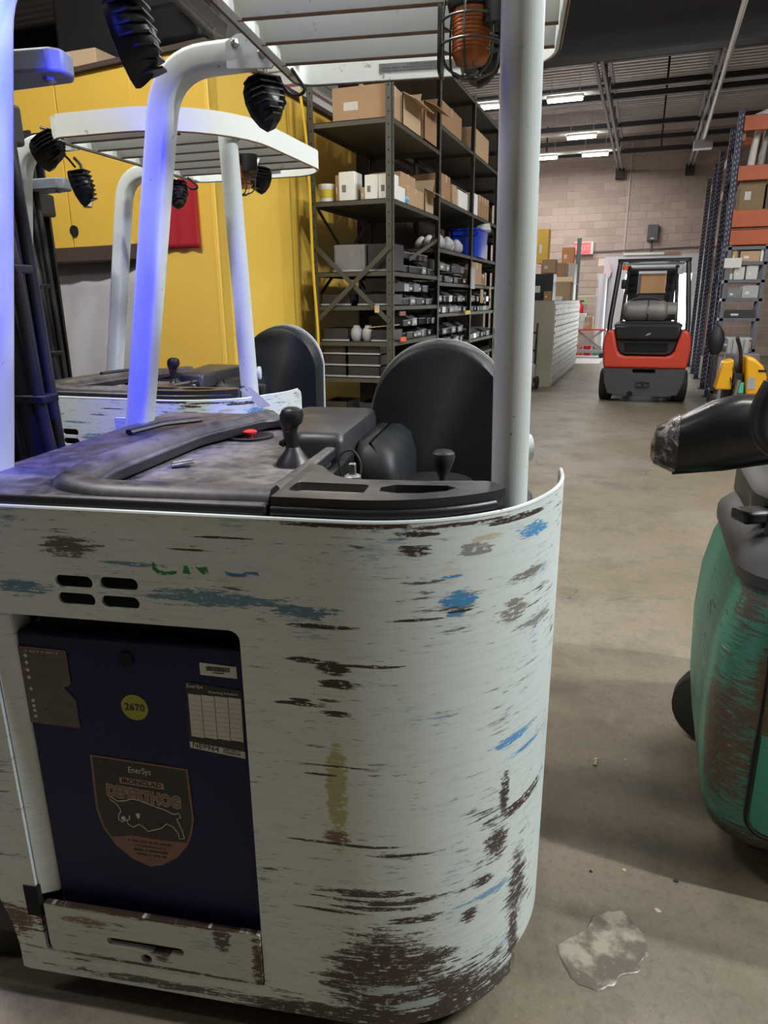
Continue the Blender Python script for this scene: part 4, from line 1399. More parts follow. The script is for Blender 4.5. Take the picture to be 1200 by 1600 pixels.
for i, y in enumerate(SY):
    sy = 1 if i == 0 else -1
    angle_post(SX, y, -1, sy)
    angle_post(SX-SD, y, 1, sy)
for b in range(5):
    zz = SHZ if b == 0 else SHZ2
    y0, y1 = SY[b]+.004, SY[b+1]-.004
    for z in zz:
        mb = MB()
        mb.bb(SX-SD+.004, SX-.004, y0, y1, z-.004, z)
        mb.bb(SX-SD+.004, SX-.004, y0, y0+.003, z-.032, z)
        mb.bb(SX-SD+.004, SX-.004, y1-.003, y1, z-.032, z)
        mb.bb(SX-.007, SX-.004, y0, y1, z-.032, z)
        mb.bb(SX-SD+.004, SX-SD+.007, y0, y1, z-.032, z)
        wl(sh, mb.build('shelf', M_SHELF, sh, smooth=0))
# cross braces on the end and in the back
for a, b_, ya in (((SX-SD+.02, 1.95-.06), (SX-.02, 1.36), -.006), ((SX-SD+.02, 1.36), (SX-.02, 1.86), -.012)):
    wl(sh, MB().beam((a[0], SY[0]+ya, a[1]), (b_[0], SY[0]+ya, b_[1]), .032, .004, up=(0, 1, 0)).build('brace', M_SHELF, sh))
for a, b_ in ((1.55, 2.14), (2.14, 1.55)):
    wl(sh, MB().beam((SX-SD+.010, SY[0]+.1, a), (SX-SD+.010, SY[1]-.1, b_), .03, .004, up=(1, 0, 0)).build('brace', M_SHELF, sh))
    wl(sh, MB().beam((SX-.012, SY[0]+.42, 1.80), (SX-.014, SY[1]-.03, 1.99), .028, .004, up=(1, 0, 0)).build('brace', M_SHELF, sh)) if a < 2 else None
tag(sh, 'tall olive grey steel shelving full of bins and boxes', 'shelving')


def carton(x0, x1, y0, y1, z0, h, mat, label, group=None, flaps=False, tape=True, cat='box'):
    cx, cy = (x0+x1)/2, (y0+y1)/2
    hx, hy = abs(x1-x0)/2, abs(y1-y0)/2
    r = empty('carton', (cx, cy, z0+.001))
    if flaps:
        mb = MB()
        t_ = .006
        for a in ((-hx, -hx+t_, -hy, hy), (hx-t_, hx, -hy, hy), (-hx, hx, -hy, -hy+t_), (-hx, hx, hy-t_, hy)): mb.bb(a[0], a[1], a[2], a[3], 0, h)
        mb.bb(-hx, hx, -hy, hy, 0, t_)
        mb.build('body', mat, r, smooth=0)
        MB().beam((hx, 0, h), (hx+.10, 0, h-.05), 2*hy, .005, up=(0, 0, 1)).build('flap', mat, r)
        MB().beam((0, hy, h), (0, hy+.06, h+.10), 2*hx*.9, .005).build('flap', mat, r)
        MB().beam((-hx, 0, h), (-hx-.04, 0, h+.10), 2*hy, .005).build('flap', mat, r)
    else:
        MB().bb(-hx, hx, -hy, hy, 0, h).build('body', mat, r, .004, seg=1)
        if tape:
            MB().bb(-hx-.0008, hx+.0008, -.025, .025, h*.72, h+.0008).build('tape', M_TAPE if mat is not M_WBOX else M_STK_WHT, r)
        MB().bb(-hx*.6, -hx*.1, -hy-.001, -hy+.001, h*.3, h*.55).build('print_panel', M_STK_WHT if mat is not M_WBOX else M_BINC, r)
    tag(r, label, cat, group)
    return r


S0, S1 = SX-SD, SX
# top shelf of the first bay
zt = 2.66
carton(S0+.18, S1-.02, 4.84, 5.05, zt, .20, M_CARD, 'long open brown carton at the front of the top shelf')
carton(S1-.30, S1-.01, 5.08, 5.50, zt, .20, M_CARD3, 'open carton with raised flaps behind the long carton on the top shelf', flaps=True)
carton(S1-.28, S1+.0, 5.56, 5.90, zt, .26, M_CARD2, 'tall open carton hanging over the edge of the top shelf', flaps=True)
# second shelf
z2 = 2.17
r = empty('tub', (S0+.09, 4.93, z2+.001))
MB().lathe([(.055, 0), (.064, .10), (.066, .105), (.064, .12), (.001, .122)], (0, 0, 0), (0, 0, 1), 20).build('body', M_WBOX, r)
MB().lathe([(.0585, .03), (.0635, .085)], (0, 0, 0), (0, 0, 1), 20).build('label_band', M_STK_YEL2, r)
tag(r, 'small white tub with yellow band at the left of the second shelf', 'tub')
carton(S0+.17, S0+.20, 4.88, 5.1, z2, .17, M_CARD, 'thin cardboard slip box beside the white tub')
carton(S0+.205, S0+.325, 4.86, 5.0, z2, .185, M_WBOX, 'upright white carton on the second shelf left of the two small ones', tape=False)
carton(S0+.34, S0+.395, 4.92, 5.05, z2, .09, M_CARD3, 'low pale carton between the white cartons of the second shelf')
carton(S0+.40, S0+.497, 4.85, 4.98, z2, .155, M_WBOX, 'left one of the two small white cartons side by side', tape=False)
carton(S0+.50, S0+.602, 4.85, 4.98, z2, .155, M_WBOX, 'right one of the two small white cartons side by side', tape=False)
carton(S1-.13, S1-.02, 4.99, 5.16, z2, .10, M_WBOX, 'small white carton behind the shelf corner post', tape=False)
carton(S1-.30, S1-.02, 5.22, 5.62, z2, .13, M_CARD, 'wide cardboard box on the aisle side of the second shelf')
carton(S1-.32, S1-.08, 5.25, 5.60, z2+.131, .10, M_CARD, 'smaller cardboard box stacked on the wide one')
carton(S1-.24, S1-.02, 5.66, 5.90, z2, .17, M_CARD3, 'open cardboard box by the second post of the shelving', flaps=True)
carton(S0+.06, S0+.26, 5.4, 5.8, z2+.30-.30, .12, M_CARD2, 'dark brown carton deep on the second shelf')
o = MB().lathe([(.001, 0), (.035, .005), (.045, .03), (.03, .055), (.001, .06)], (S1-.045, 5.20, z2+.001), (0, 0, 1), 12).build('blue_cap', pm('pale_blue_plastic', (.18, .38, .55), .4), None)  # flattish pale blue plastic cap
tag(o, 'small pale blue rag lying before the wide cardboard box', 'cap')
# further bays, upper shelves
carton(S1-.30, S1-.02, 6.14, 6.42, 2.32, .20, M_CARD2, 'brown carton on the shelf of the second bay left of the white bag')
carton(S1-.30, S1-.02, 6.50, 6.66, 2.32, .16, M_CARD, 'small carton beside the brown carton of the second bay')
carton(S1-.32, S1-.02, 6.72, 7.08, 2.32, .15, M_WBOX, 'white carton on the upper shelf of the second bay', tape=False)
carton(S1-.34, S1-.02, 7.32, 7.52, 2.32, .20, M_WBOX, 'white carton on the upper shelf of the third bay', tape=False)
for i in range(4):
    carton(S1-.34, S1-.02, 7.56+.13*i, 7.67+.13*i, 2.32, .21, M_CARD2, ['first', 'second', 'third', 'fourth'][i]+' of the slim brown cartons in a row on the third bay')
carton(S0+.1, S1-.05, 6.2, 6.9, 2.86, .22, M_CARD2, 'long brown carton on the top shelf of the second bay')
carton(S0+.1, S1-.05, 7.4, 8.1, 2.86, .26, M_CARD, 'brown carton on the top shelf of the third bay')
# white bags heap and the blue tote
rr = random.Random(5)
for i in range(9):
    x, y = S1-.05-.10*(i % 3), 6.12+.11*i
    r = MB().loft([[(x+a*math.cos(R_(t_))*rr.uniform(.85, 1.1), y+b*math.sin(R_(t_)), 1.93+z) for t_ in range(0, 360, 36)] for a, b, z in ((.05, .055, .002), (.07, .075, .03), (.065, .07, .07), (.04, .04, .10), (.012, .012, .12))]).build('wrapped_part', M_WBOX if i % 3 else M_BINE, None, smooth=60)
    tag(r, ORD[i]+' wrapped white part from the front in the heap left of the blue tote', 'part', 'white wrapped parts on the shelf')
r = empty('blue_tote', (S1-.10, 7.62, 1.931))
rg = [[(x, y, z) for x, y in rrect(-.17*s_, .13*s_, -.27*s_, .24*s_, .03, 3)] for s_, z in ((.86, 0), (1, .25), (1.05, .25), (1.05, .27), (.97, .27), (.82, .02))]
MB().loft(rg).build('body', M_BLUEB, r, smooth=40)
MB().bb(-.13, .14, -.285, -.275, .20, .24).build('handle', M_BLUEB, r, .004)
MB().box((.10, .12, .30), (.14, .20, .03), .3, .4).build('folded_film', M_BINE, r, .004)
tag(r, 'blue plastic tote on the third bay of the shelving', 'tote')
carton(S1-.26, S1-.02, 7.34, 7.80, 1.66, .22, M_CARD, 'plain cardboard box below the blue tote')
carton(S1-.22, S1-.04, 7.86, 8.10, 1.66, .12, M_CARD2, 'small brown box beside the plain box below the blue tote')

# parts bins ------------------------------------------------------
def bin_proto(w, d, h, mat, lbl):
    """open-front parts bin, front looks +x"""
    r = empty('parts_bin')
    t_ = .004
    mb = MB()
    mb.bb(-d, 0, -w/2, w/2, 0, t_)
    mb.bb(-d, -d+t_, -w/2, w/2, 0, h)
    for s_ in (-1, 1):
        y = s_*(w/2-t_/2)
        mb.add([(-d, y-t_/2, 0), (0, y-t_/2, 0), (.0, y-t_/2, h*.55), (-d*.25, y-t_/2, h), (-d, y-t_/2, h), (-d, y+t_/2, 0), (0, y+t_/2, 0), (.0, y+t_/2, h*.55), (-d*.25, y+t_/2, h), (-d, y+t_/2, h)],
               [(0, 1, 2, 3, 4), (9, 8, 7, 6, 5), (0, 5, 6, 1), (1, 6, 7, 2), (2, 7, 8, 3), (3, 8, 9, 4), (4, 9, 5, 0)])
    mb.bb(-t_, 0, -w/2, w/2, 0, h*.55)
    mb.build('body', mat, r, smooth=0)
    MB().bb(-.004, .004, -w/2, w/2, h*.53, h*.58).build('lip', M_BINE, r, .001)
    if lbl: MB().bb(0, .0015, -w*.3, w*.3, h*.16, h*.42).build('label_card', M_LBL, r)
    MB().bb(-d*.8, -.02, -w*.4, w*.4, t_, h*.5).build('contents', M_BLKM, r, .006)
    return r


PB = [bin_proto(.10, .28, .10, M_BIN, True), bin_proto(.13, .30, .12, M_BINC, True), bin_proto(.155, .32, .11, M_BIN, True), bin_proto(.10, .28, .10, M_BIN, False), bin_proto(.13, .30, .12, M_BINC, False), bin_proto(.155, .32, .11, M_BIN, False)]
index_kids()
used = set()


def put_bin(k, loc, rz, label, group, sc=1):
    if k not in used:
        used.add(k)
        o = PB[k]
    else:
        o = copy_tree(PB[k])
    o.location = loc
    o.rotation_euler.z = rz
    o.scale = (1, 1, sc)
    tag(o, label, 'parts bin', group)


rr = random.Random(11)
rows = [(0, 1.705, 5.12, 5.97, 'bins on the first bay above the brace bolts', 'first bay, third shelf from the top', 2),
        (0, 1.475, 5.12, 5.97, 'bins on the first bay, fourth shelf', 'first bay, fourth shelf from the top', 2),
        (0, 1.225, 5.12, 5.97, 'bins on the first bay, fifth shelf', 'first bay, fifth shelf from the top', 2),
        (1, 1.66, 6.10, 7.20, 'bins on the second bay, below the wrapped parts', 'second bay, shelf below the wrapped parts', 2),
        (1, 1.40, 6.10, 7.20, 'bins on the second bay, middle', 'second bay, two shelves below the wrapped parts', 2),
        (1, 1.12, 6.10, 7.20, 'bins on the second bay, lower', 'second bay, three shelves below the wrapped parts', 2),
        (2, 1.40, 7.32, 8.4, 'bins on the third bay, middle', 'third bay, two shelves below the blue tote', 2),
        (2, 1.12, 7.32, 8.4, 'bins on the third bay, lower', 'third bay, three shelves below the blue tote', 1),
        (0, .965, 5.12, 5.97, 'bins on the first bay, low', 'first bay, low shelf behind the back rest', 1)]
for bay, z, y0, y1, grp, lab, lev in rows:
    for lv in range(lev):
        y = y0
        cnt = 0
        while True:
            k = rr.choice((0, 0, 1, 2))
            w_ = (.10, .13, .155)[k]
            k2 = k if rr.random() < .35 else k+3
            if y+w_ > y1: break
            if lv == 0 or rr.random() < .8:
                put_bin(k2, (S1-.008-rr.uniform(0, .03), y+w_/2, z+.001+lv*.096), rr.uniform(-.04, .04), '%s %s %s of the %s tier, %s' % (ORD[cnt], ('small', 'grey', 'wide')[k], 'bin', ('lower', 'upper')[lv], lab), grp, .78)
                cnt += 1
            y += w_+.006
# end of the first bay: bins seen from their side, through the brace
def tray(x0, x1, y0, y1, z, h, mat, label, group=None):
    r = empty('storage_box', ((x0+x1)/2, (y0+y1)/2, z+.001))
    hx, hy = (x1-x0)/2, (y1-y0)/2
    mb = MB()
    for a in ((-hx, -hx+.004, -hy, hy), (hx-.004, hx, -hy, hy), (-hx, hx, -hy, -hy+.004), (-hx, hx, hy-.004, hy)): mb.bb(*a, 0, h)
    mb.bb(-hx, hx, -hy, hy, 0, .004)
    mb.build('body', mat, r, smooth=0)
    MB().bb(-hx-.004, hx+.004, -hy-.005, -hy+.003, -.0, .012).build('lower_lip', M_BINE, r, .001)
    MB().bb(-hx*.9, hx*.9, -hy+.01, hy-.01, .004, h*.8).build('contents', M_BLKM, r, .01)
    for s_ in (-1, 1): MB().bb(s_*hx*.82-.006, s_*hx*.82+.006, -hy-.003, -hy, h*.15, h*.9).build('rib', mat, r, .001)
    tag(r, label, 'storage box', group)


tray(S0+.16, S0+.40, 4.85, 5.1, 1.705, .18, M_BINC, 'scuffed clear grey box left of the brace crossing')
tray(S0+.41, S0+.60, 4.86, 5.1, 1.705, .18, M_BIN, 'scuffed dark box right of the brace crossing')
tray(S0+.05, S0+.28, 4.85, 5.1, 1.475, .075, M_BIN, 'low dark box left under the brace crossing')
tray(S0+.34, S0+.59, 4.85, 5.1, 1.475, .075, M_BIN, 'low dark box right under the brace crossing')
tray(S0+.05, S0+.26, 4.85, 5.1, 1.225, .09, M_BIN, 'dark box with a light lip left of the two grey jars')
tray(S0+.44, S0+.59, 4.85, 5.1, 1.225, .08, M_BIN, 'dark box right of the two grey jars')
for i, lb in enumerate(('left of the two round grey jars on the fifth shelf', 'right of the two round grey jars on the fifth shelf')):
    o = MB().lathe([(.028, 0), (.042, .02), (.046, .05), (.042, .08), (.026, .098), (.024, .11), (.001, .112)], (S0+.325+.09*i-.02, 4.90, 1.226), (0, 0, 1), 20).build('jar', M_BINE, None)
    tag(o, lb, 'jar')
o = MB().box((S0+.50, 4.94, 1.330), (.19, .16, .006), 0, 0, R_(-5)).build('wooden_board', M_CARD3, None)
tag(o, 'thin orange-tan board resting on the dark box by the post', 'board')
for j in range(3):
    for i, (a, b) in enumerate(((.05, .235), (.25, .50))):
        tray(S0+a, S0+b, 4.85, 5.1, .966+.082*j, .075, M_BIN, ['left', 'right'][i]+' stack of low dark boxes on the sixth shelf, '+['bottom', 'middle', 'top'][j]+' box')
for i, (a, b) in enumerate(((.05, .24), (.33, .52))):
    tray(S0+a, S0+b, 4.85, 5.1, .66+.001, .12, M_BIN, ['left', 'right'][i]+' dark box on the shelf behind the back rests')
tray(S0+.05, S0+.5, 4.85, 5.1, .32+.001, .2, M_BIN, 'wide dark box on the lowest shelf of the first bay')
# small odds hanging at the shelf fronts
for nm, u, v, Y, w_, h_, m_, lb in (('paper_tag', 589, 483, 4.805, .035, .05, M_CARD3, 'small tan paper tag clipped to the shelf by the front post'),
                               ('paper_tag', 752, 463, None, .10, .14, M_CARD3, 'larger cream paper tag hanging in the third bay'),
                               ('paper_tag', 765, 457, None, .05, .12, M_CARD3, 'narrow cream paper tag at the edge of the third bay'),
                               ('yellow_tool', 730, 488, None, .20, .035, M_CABLE, 'yellow handled tool lying in the second bay'),
                               ('white_folder', 738, 435, None, .16, .20, M_BINE, 'pale grey folder standing in the third bay'),
                               ('red_bin_cover', 628, 490, None, .12, .03, M_STK_RED, 'dull red cover on the bins of the first bay'),
                               ('orange_tag', 629, 530, None, .12, .03, M_ORANGE, 'orange tag on the lowest visible bin of the first bay')):
    p = at(u, v, Y) if Y else atx(u, v, SX+.012)
    if Y:
        o = MB().bb(-w_/2, w_/2, -.002, .002, -h_/2, h_/2).build(nm, m_, None, .001, loc=(p.x, Y, p.z))
    else:
        o = MB().bb(-.002, .010, -w_/2, w_/2, -h_/2, h_/2).build(nm, m_, None, .001, loc=(SX+.012, p.y, p.z))
    tag(o, lb, nm.replace('_', ' '))

# ================================================================== red forklift seen from behind
fl = empty('forklift', (.06, 11.30, 0))
XZ = lambda y0: (lambda a, b, d: (a, y0+d, b))
MB().plate([(-.585, .515), (.585, .515), (.615, .80), (.60, .98), (.55, 1.07), (.475, 1.075), (.40, .78), (.36, .715), (.28, .69), (-.28, .69), (-.36, .715), (-.40, .78), (-.475, 1.075), (-.55, 1.07), (-.60, .98), (-.615, .80)], [], .62, XZ(0)).build('counterweight', M_FRED, fl, .035, seg=4)
MB().plate([(-.50, .13), (-.30, .10), (.30, .10), (.50, .13), (.56, .30), (.585, .512), (-.585, .512), (-.56, .30)], [rrect(-.16, .16, .445, .50, .01, 2)], .55, XZ(.015)).build('lower_casting', M_FGREY, fl, .012)
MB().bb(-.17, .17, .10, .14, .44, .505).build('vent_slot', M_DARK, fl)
tp = MB().plate(rrect(-.10, .10, .235, .315, .012, 3), [rrect(-.082, .082, .25, .30, .008, 3)], .03, XZ(-.002)).build('tow_bracket', M_BLKM, fl)
MB().bb(-.08, .08, .02, .03, .25, .30).build('tow_recess', M_DARK, tp)
MB().cyl((0, .015, .225), (0, .015, .325), .014, 10).build('tow_pin', M_BLKM, tp)
MB().lathe([(.045, 0), (.05, .1)], (-.17, .01, .13), (0, 1, 0), 14).build('exhaust_port', M_DARK, fl)
MB().plate([(-.46, 1.13), (.46, 1.13), (.47, 1.06), (.40, .80), (.36, .735), (.28, .71), (-.28, .71), (-.36, .735), (-.40, .80), (-.47, 1.06)], [], .5, XZ(.10)).build('rear_grille', M_BLKM, fl, .01)
MB().plate([(-.465, 1.12), (.465, 1.12), (.455, .99), (.43, .93), (-.43, .93), (-.455, .99)], [], .3, XZ(.02)).build('hood_cover', M_BLK, fl, .03, seg=3)
MB().plate([(-.03, .985), (.04, 1.01), (.05, 1.035), (.0, 1.02)], [], .004, XZ(.012)).build('worn_badge', M_BINE, fl)
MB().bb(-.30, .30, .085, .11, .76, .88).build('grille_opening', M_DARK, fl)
MB().bb(-.48, .48, .12, 1.1, 1.10, 1.16).build('engine_hood', M_BLKM, fl, .03)
# gas tank
tk = MB().lathe([(.02, -.385), (.09, -.38), (.135, -.35), (.152, -.30), (.155, -.24), (.155, .14), (.152, .19), (.135, .235), (.12, .245)], (0, .35, 1.335), (1, 0, 0), 28).build('gas_tank', M_TANK, fl)
MB().lathe([(.125, 0), (.13, .005), (.13, .13), (.12, .135)], (.245, .35, 1.335), (1, 0, 0), 24).build('tank_collar', M_TANK, tk)
MB().bb(.27, .36, .205, .235, 1.235, 1.29).build('collar_opening', M_DARK, tk)
for x in (-.02,):
    MB().tube([(x, .35+.162*math.cos(R_(a)), 1.335+.162*math.sin(R_(a))) for a in range(0, 360, 12)], .022, 4, closed=True, ab=(1, .25), up=(1, 0, 0)).build('tank_strap', M_BLKM, tk)
MB().bb(-.035, -.005, .175, .195, 1.30, 1.40).build('strap_buckle', M_STEEL, tk, .003)
MB().bb(-.40, .40, .22, .48, 1.16, 1.19).build('tank_bracket', M_BLKM, tk, .005)
MB().tube(smooth_path([(-.30, .35, 1.47), (-.2, .33, 1.52), (.05, .33, 1.53), (.2, .34, 1.47)], .08), .02, 8).build('tank_bail', M_BLKM, tk)
# overhead guard
for s_ in (-1, 1):
    MB().tube(smooth_path([(s_*.545, .10, .95), (s_*.545, .16, 1.18), (s_*.475, .42, 2.03), (s_*.47, .5, 2.06)], .08), .035, 10, ab=(1, 1.1)).build('guard_post', M_BLK, fl)
    MB().tube([(s_*.41, .95, 1.1), (s_*.36, 1.35, 2.02)], .028, 10).build('front_post', M_BLK, fl)
    MB().bb(s_*.29-.075, s_*.29+.075, 1.55, 1.68, .15, 1.97).build('mast_rail', M_BLK, fl)
    wh = MB().lathe([(.18, -.10), (.235, -.085), (.24, -.05), (.24, .05), (.235, .085), (.18, .10)], (s_*.535, .36, .24), (1, 0, 0), 30).build('wheel', M_RUBBER, fl)
    MB().lathe([(.12, -.105), (.12, .105)], (s_*.535, .36, .24), (1, 0, 0), 18).build('hub', M_BLKM, wh)
    MB().lathe([(.2, -.12), (.3, -.1), (.3, .1), (.2, .12)], (s_*.48, 1.6, .3), (1, 0, 0), 24).build('wheel', M_RUBBER, fl)
g = MB().plate(rrect(-.515, .515, .40, 1.5, .05, 4), [rrect(-.46, .46, .46, 1.44, .03, 3)], .05, lambda a, b, d: (a, b, 2.04+d)).build('guard_frame', M_BLK, fl, .01)
for k in range(6): MB().bb(-.46, .46, .56+.15*k, .59+.15*k, 2.05, 2.075).build('guard_bar', M_BLK, g)
MB().bb(-.34, .36, .52, .58, 1.915, 1.97).build('light_bar', M_BLKM, fl, .01)
MB().bb(-.30, .30, .515, .52, 1.95, 1.966).build('light_strip', M_BINE, fl)
MB().lathe([(.04, 0), (.042, .06), (.02, .08)], (-.40, .45, 1.93), (0, 0, 1), 14).build('orange_lens', M_ORANGE, fl)
MB().bb(.34, .42, .45, .5, 1.86, 1.95).build('rear_lamp', M_BINE, fl, .01)
MB().bb(-.44, -.37, .5, .62, 1.66, 1.80).build('mirror', M_BLK, fl, .02)
MB().loft([[(x, .75+z*.15, 1.16+z) for x in ()] or [(x, .80+dz*.2, 1.16+dz) for x, dz in ()] or [(a*s2, .72+.1*k_, 1.15+k_*.5) for a, s2 in ((-.22, 1), (.22, 1))] + [(.22, .82+.1*k_, 1.15+k_*.5), (-.22, .82+.1*k_, 1.15+k_*.5)] for k_ in (0, .5, .9)]).build('seat_back', M_PAD, fl, .03)
MB().tube([(.16*math.cos(R_(a)), 1.25+.08*math.sin(R_(a)), 1.42+.14*math.sin(R_(a))) for a in range(0, 360, 20)], .014, 8, closed=True).build('steering_wheel', M_BLK, fl)
MB().bb(-.42, .42, 1.66, 1.72, .10, .60).build('fork_carriage', M_BLKM, fl, .01)
for x in (-.25, .25): MB().bb(x-.06, x+.06, 1.70, 2.75, .06, .10).build('fork', M_BLKM, fl, .01)
MB().bb(-.46, .46, .6, 1.6, .22, 1.05).build('engine_body', M_BLKM, fl, .03)
tag(fl, 'red and charcoal gas forklift seen from behind in the aisle', 'forklift')

# ================================================================== pallet rack on the right: row along the aisle and a cross bay
rk = empty('pallet_rack', (1.06, 12.4, 0))
RX = 1.06


def upright(x, y, h):
    mb = MB()
    mb.bb(x-.04, x+.04, y-.003, y+.003, 0, h)
    mb.bb(x-.04, x-.034, y, y+.06, 0, h)
    mb.bb(x+.034, x+.04, y, y+.06, 0, h)
    u = wl(rk, mb.build('upright', M_NAVY, rk, smooth=0))
    hm = MB()
    z = .12
    while z < h-.05:
        for dx in (-.018, .018):
            zz = z+(.02 if dx > 0 else 0)
            hm.add([(x+dx-.008, y-.0036, zz+.016), (x+dx+.008, y-.0036, zz+.016), (x+dx+.005, y-.0036, zz-.016), (x+dx-.005, y-.0036, zz-.016)], [(0, 1, 2, 3)])
        hm.add([(x-.0406, y+.02, z+.016), (x-.0406, y+.04, z+.016), (x-.0406, y+.036, z-.016), (x-.0406, y+.024, z-.016)], [(0, 1, 2, 3)])
        z += .075
    ho = hm.build('punched_holes', M_HOLE, u, smooth=0)
    ho['kind'] = 'stuff'
    fp = MB().bb(x-.07, x+.07, y-.05, y+.09, 0, .012).build('foot_plate', M_NAVY, u)
    return u


UY = [12.4, 13.5, 15.2, 16.3, 18.0]
for i, y in enumerate(UY):
    upright(RX, y, 4.12-.03*i)
for y in (12.4, 13.55): upright(3.35, y, 4.1)
for z, h, mt in ((3.72, .13, M_TANB), (3.20, .13, M_TANB), (2.44, .13, M_TANB)):
    for a, b in zip(UY[:-1], UY[1:]):
        wl(rk, MB().bb(RX+.042, RX+.09, a+.06, b-.005, z, z+h).build('row_beam', mt, rk, .004))
for z, h in ((3.83, .20), (3.17, .20), (2.53, .24), (2.28, .21)):
    wl(rk, MB().bb(RX+.04, 3.31, 12.36, 12.41, z, z+h).build('cross_beam', M_ORG, rk, .006))
    wl(rk, MB().bb(RX+.04, 3.31, 13.50, 13.55, z, z+h*.6).build('cross_beam', M_ORG, rk, .006))
wl(rk, MB().bb(RX+.04, 3.31, 12.42, 13.5, 2.50, 2.53).build('deck_board', M_TANB, rk))
for z0, z1 in ((3.2, 3.8), (3.8, 3.2), (2.6, 3.15), (2.0, 2.5), (1.2, 1.9), (.4, 1.1)):
    wl(rk, MB().beam((RX+.02, 12.46, z0), (RX+.02, 13.55, z1), .03, .03).build('diagonal_brace', M_NAVY, rk))
tag(rk, 'tall navy pallet rack with orange beams at the right of the aisle', 'rack')
# loads on the rack
carton(1.17, 1.50, 12.45, 12.9, 2.774, .46, M_CAB2, 'big olive-tan carton on the orange beams of the pallet rack')
carton(1.53, 1.95, 12.5, 13.0, 2.772, .36, M_BIN, 'black carton right of the olive-tan carton on the rack', tape=False)
for i, (x, y, h, r_) in enumerate(((1.28, 12.62, .52, .05), (1.42, 12.70, .60, .045), (1.56, 12.62, .45, .05), (1.72, 12.66, .55, .06))):
    o = MB().tube([(x, y, 3.372), (x+.02, y, 3.372+h*.6), (x+.05, y+.02, 3.372+h)], [r_, r_*.95, r_*.8], 12).build('film_roll', M_WBOX if i != 1 else M_BINE, None)
    tag(o, ['leftmost white wrapped roll standing on the upper rack beams', 'grey wrapped roll standing between the white ones on the rack', 'short white wrapped roll on the upper rack beams', 'thick white wrapped roll at the right on the rack'][i], 'roll')
o = MB().box((1.44, 12.98, 3.68), (.16, .02, .60), 0, 0, R_(6)).build('plywood_sheet', M_CARD2, None, .003)
tag(o, 'upright orange-brown wooden panel among the rolls on the rack', 'panel')
o = MB().tube([(1.25, 12.9, 4.06), (1.75, 12.9, 4.25)], .07, 12).build('film_roll', M_WBOX, None)
tag(o, 'white roll lying sloped on the topmost rack beam', 'roll')

# grey parts shelf in front of the rack
gs = empty('parts_shelf', (1.2, 11.5, 0))
a, b = at(1134, 430, 11.5), at(1194, 430, 11.5)
GX0, GX1, GY = a.x-.01, b.x+.02, 11.5
for x in (GX0, GX1-.05):
    for y in (GY, GY+.40): wl(gs, MB().bb(x, x+.05, y, y+.04, 0, 2.22).build('post', M_GREYM, gs, .003))
GZ = [at(1160, v, GY).z for v in (385, 409, 437, 466, 497, 545)] + [.2]
for z in GZ: wl(gs, MB().bb(GX0, GX1, GY, GY+.44, z-.045, z).build('shelf', M_GREYM, gs, .003))
tag(gs, 'narrow grey steel parts shelf before the pallet rack', 'shelf')
items = [(0, .06, .12, .16, M_CARD), (0, .16, .40, .14, M_CARD), (0, .405, .44, .17, M_STK_WHT), (1, .06, .10, .08, M_LBL), (1, .11, .24, .17, M_LBL), (1, .26, .40, .19, M_LBL), (1, .27, .38, .07, M_CARD3), (2, .06, .22, .13, M_BINC), (2, .24, .44, .17, M_BINE), (3, .06, .44, .11, M_BIN), (4, .06, .25, .12, M_BINC), (4, .26, .44, .09, M_CARD), (5, .10, .44, .16, M_BINE), (5, .06, .10, .2, M_BIN)]
lab = ['small cardboard box at the left of the top grey shelf', 'wide cardboard box on the top grey shelf', 'white box at the right of the top grey shelf', 'short white box at the left of the second grey shelf', 'square white box on the second grey shelf', 'taller white box on the second grey shelf', 'cream box before the taller white box', 'clear grey box on the third grey shelf', 'pale wrapped box on the third grey shelf', 'long black box on the fourth grey shelf', 'clear grey box on the fifth grey shelf', 'cardboard box on the fifth grey shelf', 'pale ribbed box on the lowest visible grey shelf', 'narrow black box on the lowest visible grey shelf']
for (lv, x0, x1, h, mt), lb in zip(items, lab):
    if lb.startswith('cream'): continue
    zb = GZ[lv+1] if lv < 6 else .2
    W_ = GX1-GX0
    carton(GX0+x0/.5*W_, GX0+x1/.5*W_, GY+.02, GY+.25, zb, h, mt, lb, None, tape=False)
p = at(1147, 410, 11.45)
o = MB().bb(-.12, .10, -.002, .002, -.07, .06).build('paper_notice', M_STK_WHT, None, loc=(p.x, 11.49, p.z))
tag(o, 'white paper notice taped to the grey shelf', 'notice')

# yellow pallet truck
pj = empty('pallet_truck', (at(1160, 600, 9.6).x, 9.6, 0))
PX = lambda u, v, y: at(u, v, y).x-pj.location.x
zz = lambda v, y=9.6: at(1160, v, y).z
def fr(pts, y0=9.6): return [(PX(u, v, y0), at(u, v, y0).z) for u, v in pts]
MB().plate(fr([(1166, 557), (1180, 560), (1193, 572), (1199, 590), (1192, 612), (1188, 618), (1165, 618)]), [], .40, XZ(0)).build('motor_cover', M_PJ, pj, .03, seg=3)
MB().plate(fr([(1131, 566), (1148, 562), (1143, 610), (1117, 610)]), [], .30, XZ(.05)).build('battery_cover', M_PJ, pj, .02, seg=3)
MB().plate(fr([(1185, 578), (1197, 578), (1198, 581), (1185, 581)]), [], .01, XZ(-.012)).build('slot', M_DARK, pj)
MB().plate(fr([(1168, 590), (1180, 590), (1179, 608), (1167, 608)]), [], .006, XZ(-.008)).build('data_plate', M_BINE, pj)
MB().bb(PX(1149, 580, 9.6), PX(1165, 580, 9.6), .12, .34, .12, .62).build('lift_frame', M_BLKM, pj, .01)
MB().tube([(PX(1152, 575, 9.6), .05, .2), (PX(1158, 575, 9.6), .05, .55)], .03, 12).build('cylinder', M_STEEL, pj)
